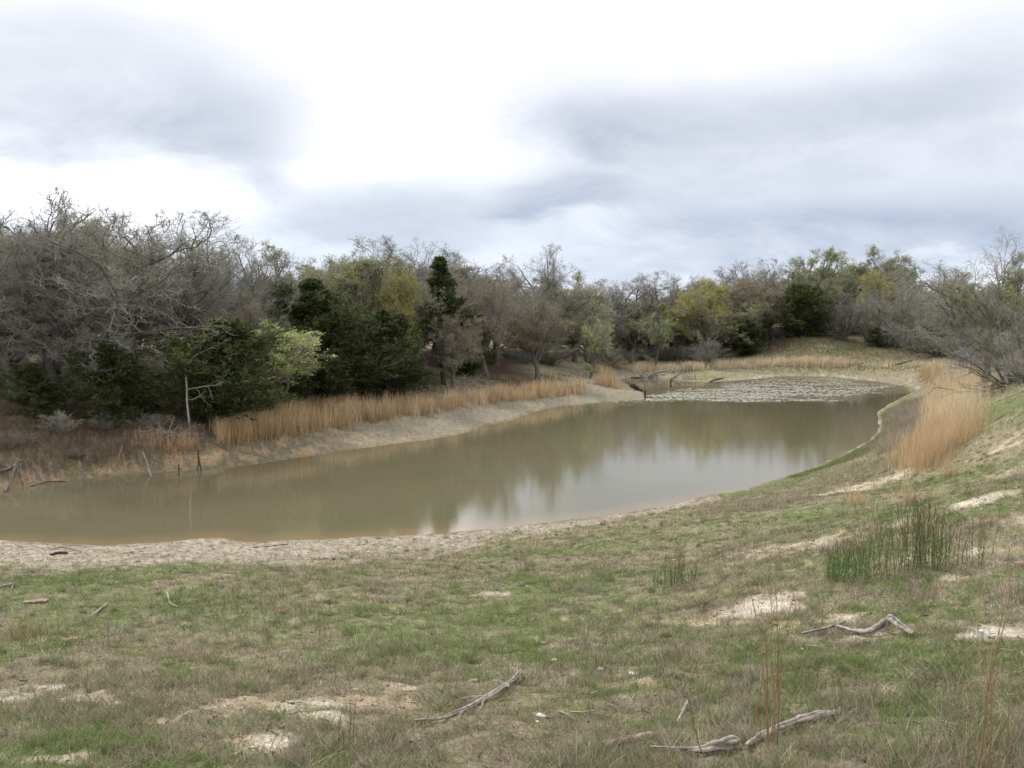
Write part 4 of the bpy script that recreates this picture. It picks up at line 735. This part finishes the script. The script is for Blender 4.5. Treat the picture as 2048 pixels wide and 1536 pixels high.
limb([(1140, 1432), (1165, 1432), (1190, 1430)], [.005, .006, .005], 'thin grey stick beside the small white one', seed=9); limb([(182, 1240), (195, 1228), (217, 1210)], [.012, .012, .010], 'short pale stick slanting on the left slope', seed=10)
limb([(334, 1202), (340, 1213), (356, 1218)], [.010, .010, .006], 'small bent white twig on the left slope', seed=11, zoff=[.08, 0, 0]); limb([(0, 1178), (15, 1177), (28, 1174)], [.014, .014, .012], 'grey forked stick at the left photo edge', seed=12, subs=[([(26, 1174), (24, 1184)], [.01, .006])])
limb([(1655, 1305), (1628, 1303), (1608, 1302)], [.007, .009, .007], 'thin broken stick in front of the arched log', seed=13)
limb([(100, 1100), (125, 1097), (165, 1103)], [.02, .03, .012], 'grey driftwood stick on the near mud flat', seed=14, zoff=[0, .04, 0], subs=[([(115, 1096), (150, 1094), (185, 1097)], [.012, .015, .01], [.02, .05, .02])])
limb([(100, 1112), (118, 1110), (136, 1109)], [.03, .045, .03], 'dark flat chunk of wood on the near mud flat', cat='log', name='driftwood', mt=M_WET, seed=15)
limb([(274, 1097), (281, 1105), (288, 1104)], [.014, .016, .012], 'small forked twig on the near mud flat', seed=16, zoff=[.12, 0, 0]); limb([(505, 1098), (540, 1095), (575, 1089)], [.01, .018, .01], 'thin dark branch on the near mud flat', mt=M_WET, seed=17)
limb([(10, 985), (22, 975), (30, 965), (34, 958)], [.05, .05, .055, .05], 'arched grey driftwood at the left waterline', cat='driftwood', name='driftwood', seed=18, zoff=[0, .15, .35, .42], mt=mat('grey_drift', (.14, .125, .11), .9, .4, 10, .8),
     subs=[([(34, 958), (38, 966), (46, 972)], [.05, .045, .04], [.42, .22, 0]), ([(34, 957), (48, 955), (60, 960)], [.04, .03, .02], [.42, .42, .3]), ([(0, 960), (20, 958), (34, 958)], [.06, .05, .05], [.1, .3, .42])])
limb([(60, 975), (100, 968), (138, 964)], [.02, .025, .015], 'thin brown branch along the left waterline', mt=M_WET, seed=19); limb([(302, 954), (294, 940), (286, 930)], [.035, .03, .015], 'leaning grey snag at the left waterline', cat='snag', name='snag', seed=20, zoff=[0, .25, .5])
limb([(160, 866), (165, 880), (164, 893)], [.02, .018, .012], 'bent exposed root on the left bank', cat='root', name='tree_root', mt=M_BARK, seed=21, zoff=[.05, .05, 0], subs=[([(110, 862), (135, 860), (160, 865)], [.012, .018, .02], [.0, .05, .05])])
limb([(235, 930), (240, 920), (246, 912)], [.02, .02, .015], 'short bent stick on the left bank', seed=22, zoff=[0, .1, .2]); limb([(240, 948), (258, 938), (272, 935)], [.012, .014, .01], 'thin arched stick near the left waterline', seed=23, zoff=[0, .15, .2])
def post(px, py, h, r, lab, seed, lean=(0, 0), name='stump', mt=None, n=7):
    gg = np.random.default_rng(seed); b = Buf(); c = P1(px, py); c[2] = -.3 if gint(c[0], c[1], GS) < .3 else c[2] - .1; p, rd = grow(gg, np.zeros((1, 3)), nrm(np.array([[lean[0], lean[1], 1.]])), np.array([h + .3]), np.array([r]), n, .07, .02, .45); rd[0] *= 1 + .2 * gg.normal(size=n + 1); rd[0, 0] *= 1.7; rd[0, 1] *= 1.35; tubes(b, p, rd, 8)
    k = gg.integers(2, n, 3); tubes(b, np.stack([np.stack([p[0, i], p[0, i] + nrm(gg.normal(size=3) * [1, 1, .3] + [0, 0, .6]) * h * .25 * gg.random()]) for i in k]), np.stack([[rd[0, i] * .6, rd[0, i] * .3] for i in k]), 5)
    link(name, b.mesh(name, mt or M_WET, True), loc=c, label=lab, cat='stump')
post(358, 951, .42, .05, 'short dark stump in the water left of the taller snag', 501); post(403, 942, .85, .05, 'taller dark snag in the water of the left shore', 502, name='snag'); post(396, 941, .6, .03, 'thin dark stake touching the taller snag', 503, name='snag')
post(1291, 796, .62, .12, 'dark pointed stump at the tip of the mud spit', 504); post(1341, 773, .75, .11, 'dark stump standing in the far water', 505); post(1322, 773, .3, .03, 'thin twig standing in the far water left of the stump', 506, name='snag'); post(1356, 771, .22, .03, 'tiny snag right of the stump in the far water', 507, name='snag'); post(1370, 771, .2, .03, 'smallest snag farthest right in the far water', 508, name='snag'); post(1312, 770, .25, .03, 'tiny forked twig farthest left in the far water', 509, name='snag', lean=(.3, 0))
limb([(1284, 783), (1272, 781), (1258, 779)], [.10, .24, .18], 'dark rotting log at the end of the mud spit', cat='log', name='fallen_log', mt=M_WET, seed=24, zoff=[0, .15, .35]); limb([(1292, 796), (1303, 797), (1312, 796)], [.05, .04, .03], 'sunken dark branch beside the spit stump', mt=M_WET, seed=25)
limb([(1340, 757), (1322, 757), (1308, 757), (1296, 757)], [.04, .08, .11, .12], 'grey drifted trunk slanting over the root pile', cat='log', name='driftwood', mt=M_PALEB, seed=26, zoff=[.8, .7, .45, .1])
limb([(1258, 757), (1275, 757), (1290, 757)], [.04, .09, .06], 'low dark log left of the root pile', cat='log', name='driftwood', mt=M_WET, seed=27)
limb([(1420, 764), (1432, 762), (1447, 758)], [.06, .09, .06], 'dark log at the edge of the far marsh', cat='log', name='driftwood', mt=M_WET, seed=28); limb([(1342, 759), (1352, 759), (1362, 758)], [.05, .06, .04], 'dark slanting log on the far marsh', mt=M_WET, seed=29, zoff=[0, .2, .5])
limb([(1800, 774), (1820, 772), (1840, 771), (1858, 770)], [.03, .04, .04, .03], 'grey branch lying at the head of the pond', mt=M_PALEB, seed=30, zoff=[.02, .1, .3, .6]); limb([(1780, 735), (1800, 734), (1825, 733)], [.05, .07, .05], 'dark fallen log left of the far golden clumps', cat='log', name='fallen_log', mt=M_WET, seed=31, zoff=[0, .25, .6])
def pile(px, py, n, L, w, lab, seed, mt, r=.018, up=.35, dirb=(0, 0, 0), name='branch_pile'):
    gg = np.random.default_rng(seed); b = Buf(); c = P1(px, py); st = gg.normal(size=(n, 3)) * [w, w * .4, .02]; st[:, 2] = gz(c[0] + st[:, 0], c[1] + st[:, 1]) - c[2] + .1 + .25 * gg.random(n); a = gg.random(n) * 6.283; d = nrm(np.stack([np.cos(a), np.sin(a) * .6, gg.normal(size=n) * up], -1) + np.array(dirb)); LL = L * (.5 + .7 * gg.random(n))
    p, rd = grow(gg, st, d, LL, np.full(n, r) * (.6 + .8 * gg.random(n)), 5, .12, -.04, .35); tubes(b, p, rd, 5); s, d, L2, r2 = kids(gg, p, rd, LL, 5, .2, 38, 12, .5, .6); p2, r2 = grow(gg, s, d, L2, r2, 3, .15, -.02, .4); tubes(b, p2, r2, 3, minr=.006)
    s, d, L3, r3 = kids(gg, p2, r2, L2, 3, .2, 38, 12, .5, .7); p3, r3 = grow(gg, s, d, L3, r3, 2, .15, 0, .5); tubes(b, p3, r3, 3, minr=.004)
    link(name, b.mesh(name, mt), loc=c, label=lab, cat='dead branches')
pile(335, 880, 26, 1.1, .3, 'heap of pale grey dead branches on the left bank', 601, M_PALEB, .014, .25, (0, -.2, .05)); pile(1300, 757, 30, 1.3, .8, 'tangled grey root pile at the far waterline', 602, M_PALEB, .05, .5); pile(1367, 760, 20, .9, .8, 'tangle of grey sticks on the far marsh edge', 603, M_PALEB, .03, .4)
pile(1955, 752, 26, 2.0, .5, 'fallen silvery limbs hanging over the golden grass', 604, M_PALEB, .03, .3, (-.5, 0, .35)); pile(1985, 790, 14, 1.8, .4, 'dark fallen branches on the green turf of the right bank', 605, M_DARK, .025, .2, (-.5, 0, .15)); pile(1930, 700, 14, 3.0, .5, 'dark limbs of a fallen tree on the right bank', 606, M_DARK, .05, .3, (-.6, 0, .25)); pile(930, 772, 16, 1.8, .5, 'bleached branch heap at the edge of the central wood', 607, M_PALEB, .03, .3)
# pale dead tree in front of the juniper
def dead_tree():
    gg = np.random.default_rng(701); tr = Buf(); cr = Buf(); a, b, c = ray(378, 840); d = 38.6; X = a / b * d; z = float(gz(X, d)); p0, r0 = grow(gg, np.array([[0, 0, -.1]]), np.array([[-.03, 0, 1.]]), np.array([2.7]), np.array([.055]), 6, .06, .04, .7); tubes(tr, p0, r0, 8)
    s = np.repeat(p0[:, -1], 4, 0); s[3] = p0[0, 3]; s[2] = p0[0, 4]; dr = nrm(np.array([[.5, 0, .9], [-.6, .1, .7], [.9, -.1, .45], [1., .1, .1]])); L = np.array([2.0, 1.6, 2.0, 1.4]); p1, r1 = grow(gg, s, dr, L, np.array([.032, .028, .028, .020]), 7, .22, .03, .3); tubes(tr, p1, r1, 6)
    s, dd, L, r = kids(gg, p1, r1, L, 6, .2, 45, 14, .5, .6); p2, r2 = grow(gg, s, dd, L, r, 5, .2, .02, .3); tubes(cr, p2, r2, 4, minr=.007); s, dd, L, r = kids(gg, p2, r2, L, 5, .2, 45, 14, .5, .6); p3, r3 = grow(gg, s, dd, L, r, 3, .2, 0, .4); tubes(cr, p3, r3, 3, minr=.005)
    e = bpy.data.objects.new('dead_tree', None); COL.objects.link(e); e.location = (X, d, z); e['label'] = 'slender pale dead tree standing before the big dark juniper'; e['category'] = 'tree'; link('trunk', tr.mesh('trunk', M_PALEB, True), e); link('branches', cr.mesh('branches', M_PALEB), e)
dead_tree()

# ------------------------------------------------------------------ small things on the near slope
def rock(px, py, s, lab, seed, mt=None, name='rock', cat='rock', flat=.6):
    import bmesh
    bm = bmesh.new(); bmesh.ops.create_icosphere(bm, subdivisions=3, radius=1); gg = np.random.default_rng(seed); k = gg.normal(size=(6, 3))
    for v in bm.verts:
        f = 1
        for q in k: f += .12 * math.sin(3 * float(np.dot(q, v.co)) + q[0] * 5)
        v.co = v.co * f * s; v.co.z *= flat; v.co.x *= 1.3
    me = bpy.data.meshes.new(name); bm.to_mesh(me); bm.free(); me.materials.append(mt or M_ROCK); me.polygons.foreach_set('use_smooth', np.ones(len(me.polygons), bool))
    a = me.color_attributes.new('tint', 'FLOAT_COLOR', 'POINT'); a.data.foreach_set('color', np.ones(len(me.vertices) * 4, np.float32)); c = P1(px, py); c[2] += s * flat * .5; link(name, me, loc=c, label=lab, cat=cat)
rock(1081, 1434, .022, 'white stone beside the forked branch', 1); rock(1075, 1446, .012, 'tiny white stone below the white one', 2); rock(1200, 1345, .02, 'white stone left of a pair near the middle of the slope', 3); rock(1266, 1353, .025, 'white stone right of a pair near the middle of the slope', 4); rock(1110, 1322, .022, 'pale stone in the green grass right of centre', 5); rock(1603, 1300, .012, 'tiny white stone on the thin broken stick', 6)
rock(710, 1380, .018, 'yellow brown stone above the white sand', 7, mat('yellow_stone', (.5, .36, .18), .9, .2, 20, .3)); rock(947, 1363, .03, 'tan flat stone left of the forked branch tip', 8, mat('tan_stone', (.32, .26, .2), .9, .3, 20, .5), flat=.35); rock(1145, 1198, .014, 'small orange stone by the brown tuft', 9, mat('orange_stone', (.4, .24, .12), .9, .2, 20, .3))
def scrap(px, py, L, cols, lab, seed, stand_=0):
    gg = np.random.default_rng(seed); nx, ny = 14, 5; c = P1(px, py); u, v = np.meshgrid(np.linspace(-.5, .5, nx), np.linspace(-.5, .5, ny), indexing='ij'); z = .012 + .03 * (fbm(u * 6 + seed, v * 5, seed) + .3 * gg.random(u.shape)); V = np.stack([u * L, v * L * .35 + .06 * np.sin(u * 6) * L, z], -1).reshape(-1, 3)
    ang = gg.random() * .8; V[:, :2] = V[:, :2] @ np.array([[math.cos(ang), math.sin(ang)], [-math.sin(ang), math.cos(ang)]]); i, j = np.meshgrid(np.arange(nx - 1), np.arange(ny - 1), indexing='ij'); q = np.stack([i * ny + j, (i + 1) * ny + j, (i + 1) * ny + j + 1, i * ny + j + 1], -1).reshape(-1, 4)
    w = ss(.35, .65, fbm(u * 4 + 9, v * 4, seed + 2)).ravel(); col = mixc(np.tile(np.array(cols[0]), (len(V), 1)), np.array(cols[1]), w); bb = Buf(); bb.add(V, q, 4, col); me = bb.mesh('plastic_scrap', M_LEAF, True)
    o = link('plastic_scrap', me, loc=c, label=lab, cat='litter'); sm = o.modifiers.new('thick', 'SOLIDIFY'); sm.thickness = .002
scrap(72, 1208, .26, [(.50, .26, .25), (.60, .52, .48)], 'crumpled pink and white plastic scrap on the left slope', 1); scrap(140, 1284, .13, [(.60, .50, .44), (.45, .2, .16)], 'small cream and red scrap on the left slope', 2); scrap(567, 1227, .13, [(.42, .17, .11), (.40, .22, .14)], 'small red scrap in the green grass', 3); scrap(2042, 1133, .12, [(.6, .2, .18), (.55, .5, .45)], 'tiny red scrap at the right photo edge', 4)
def cup():
    import bmesh
    bm = bmesh.new(); bmesh.ops.create_cone(bm, cap_ends=True, segments=20, radius1=.013, radius2=.017, depth=.10); bmesh.ops.bevel(bm, geom=[e for e in bm.edges if len(e.link_faces) == 2 and e.calc_face_angle(0) > 1], offset=.003, segments=2, affect='EDGES'); me = bpy.data.meshes.new('white_tube'); bm.to_mesh(me); bm.free(); me.materials.append(mat('white_plastic', (.55, .57, .53), .5, .12, 30, 0, tint=False)); c = P1(1963, 1285); c[2] += .045; o = link('white_tube', me, loc=c, label='short upright white tube beside the tallest rusty stalks', cat='tube'); o.rotation_euler = (.15, -.2, 0)
cup()
sc.cycles.max_bounces = 6; sc.cycles.transparent_max_bounces = 4
print('done', len(bpy.data.objects), time.time() - T0)
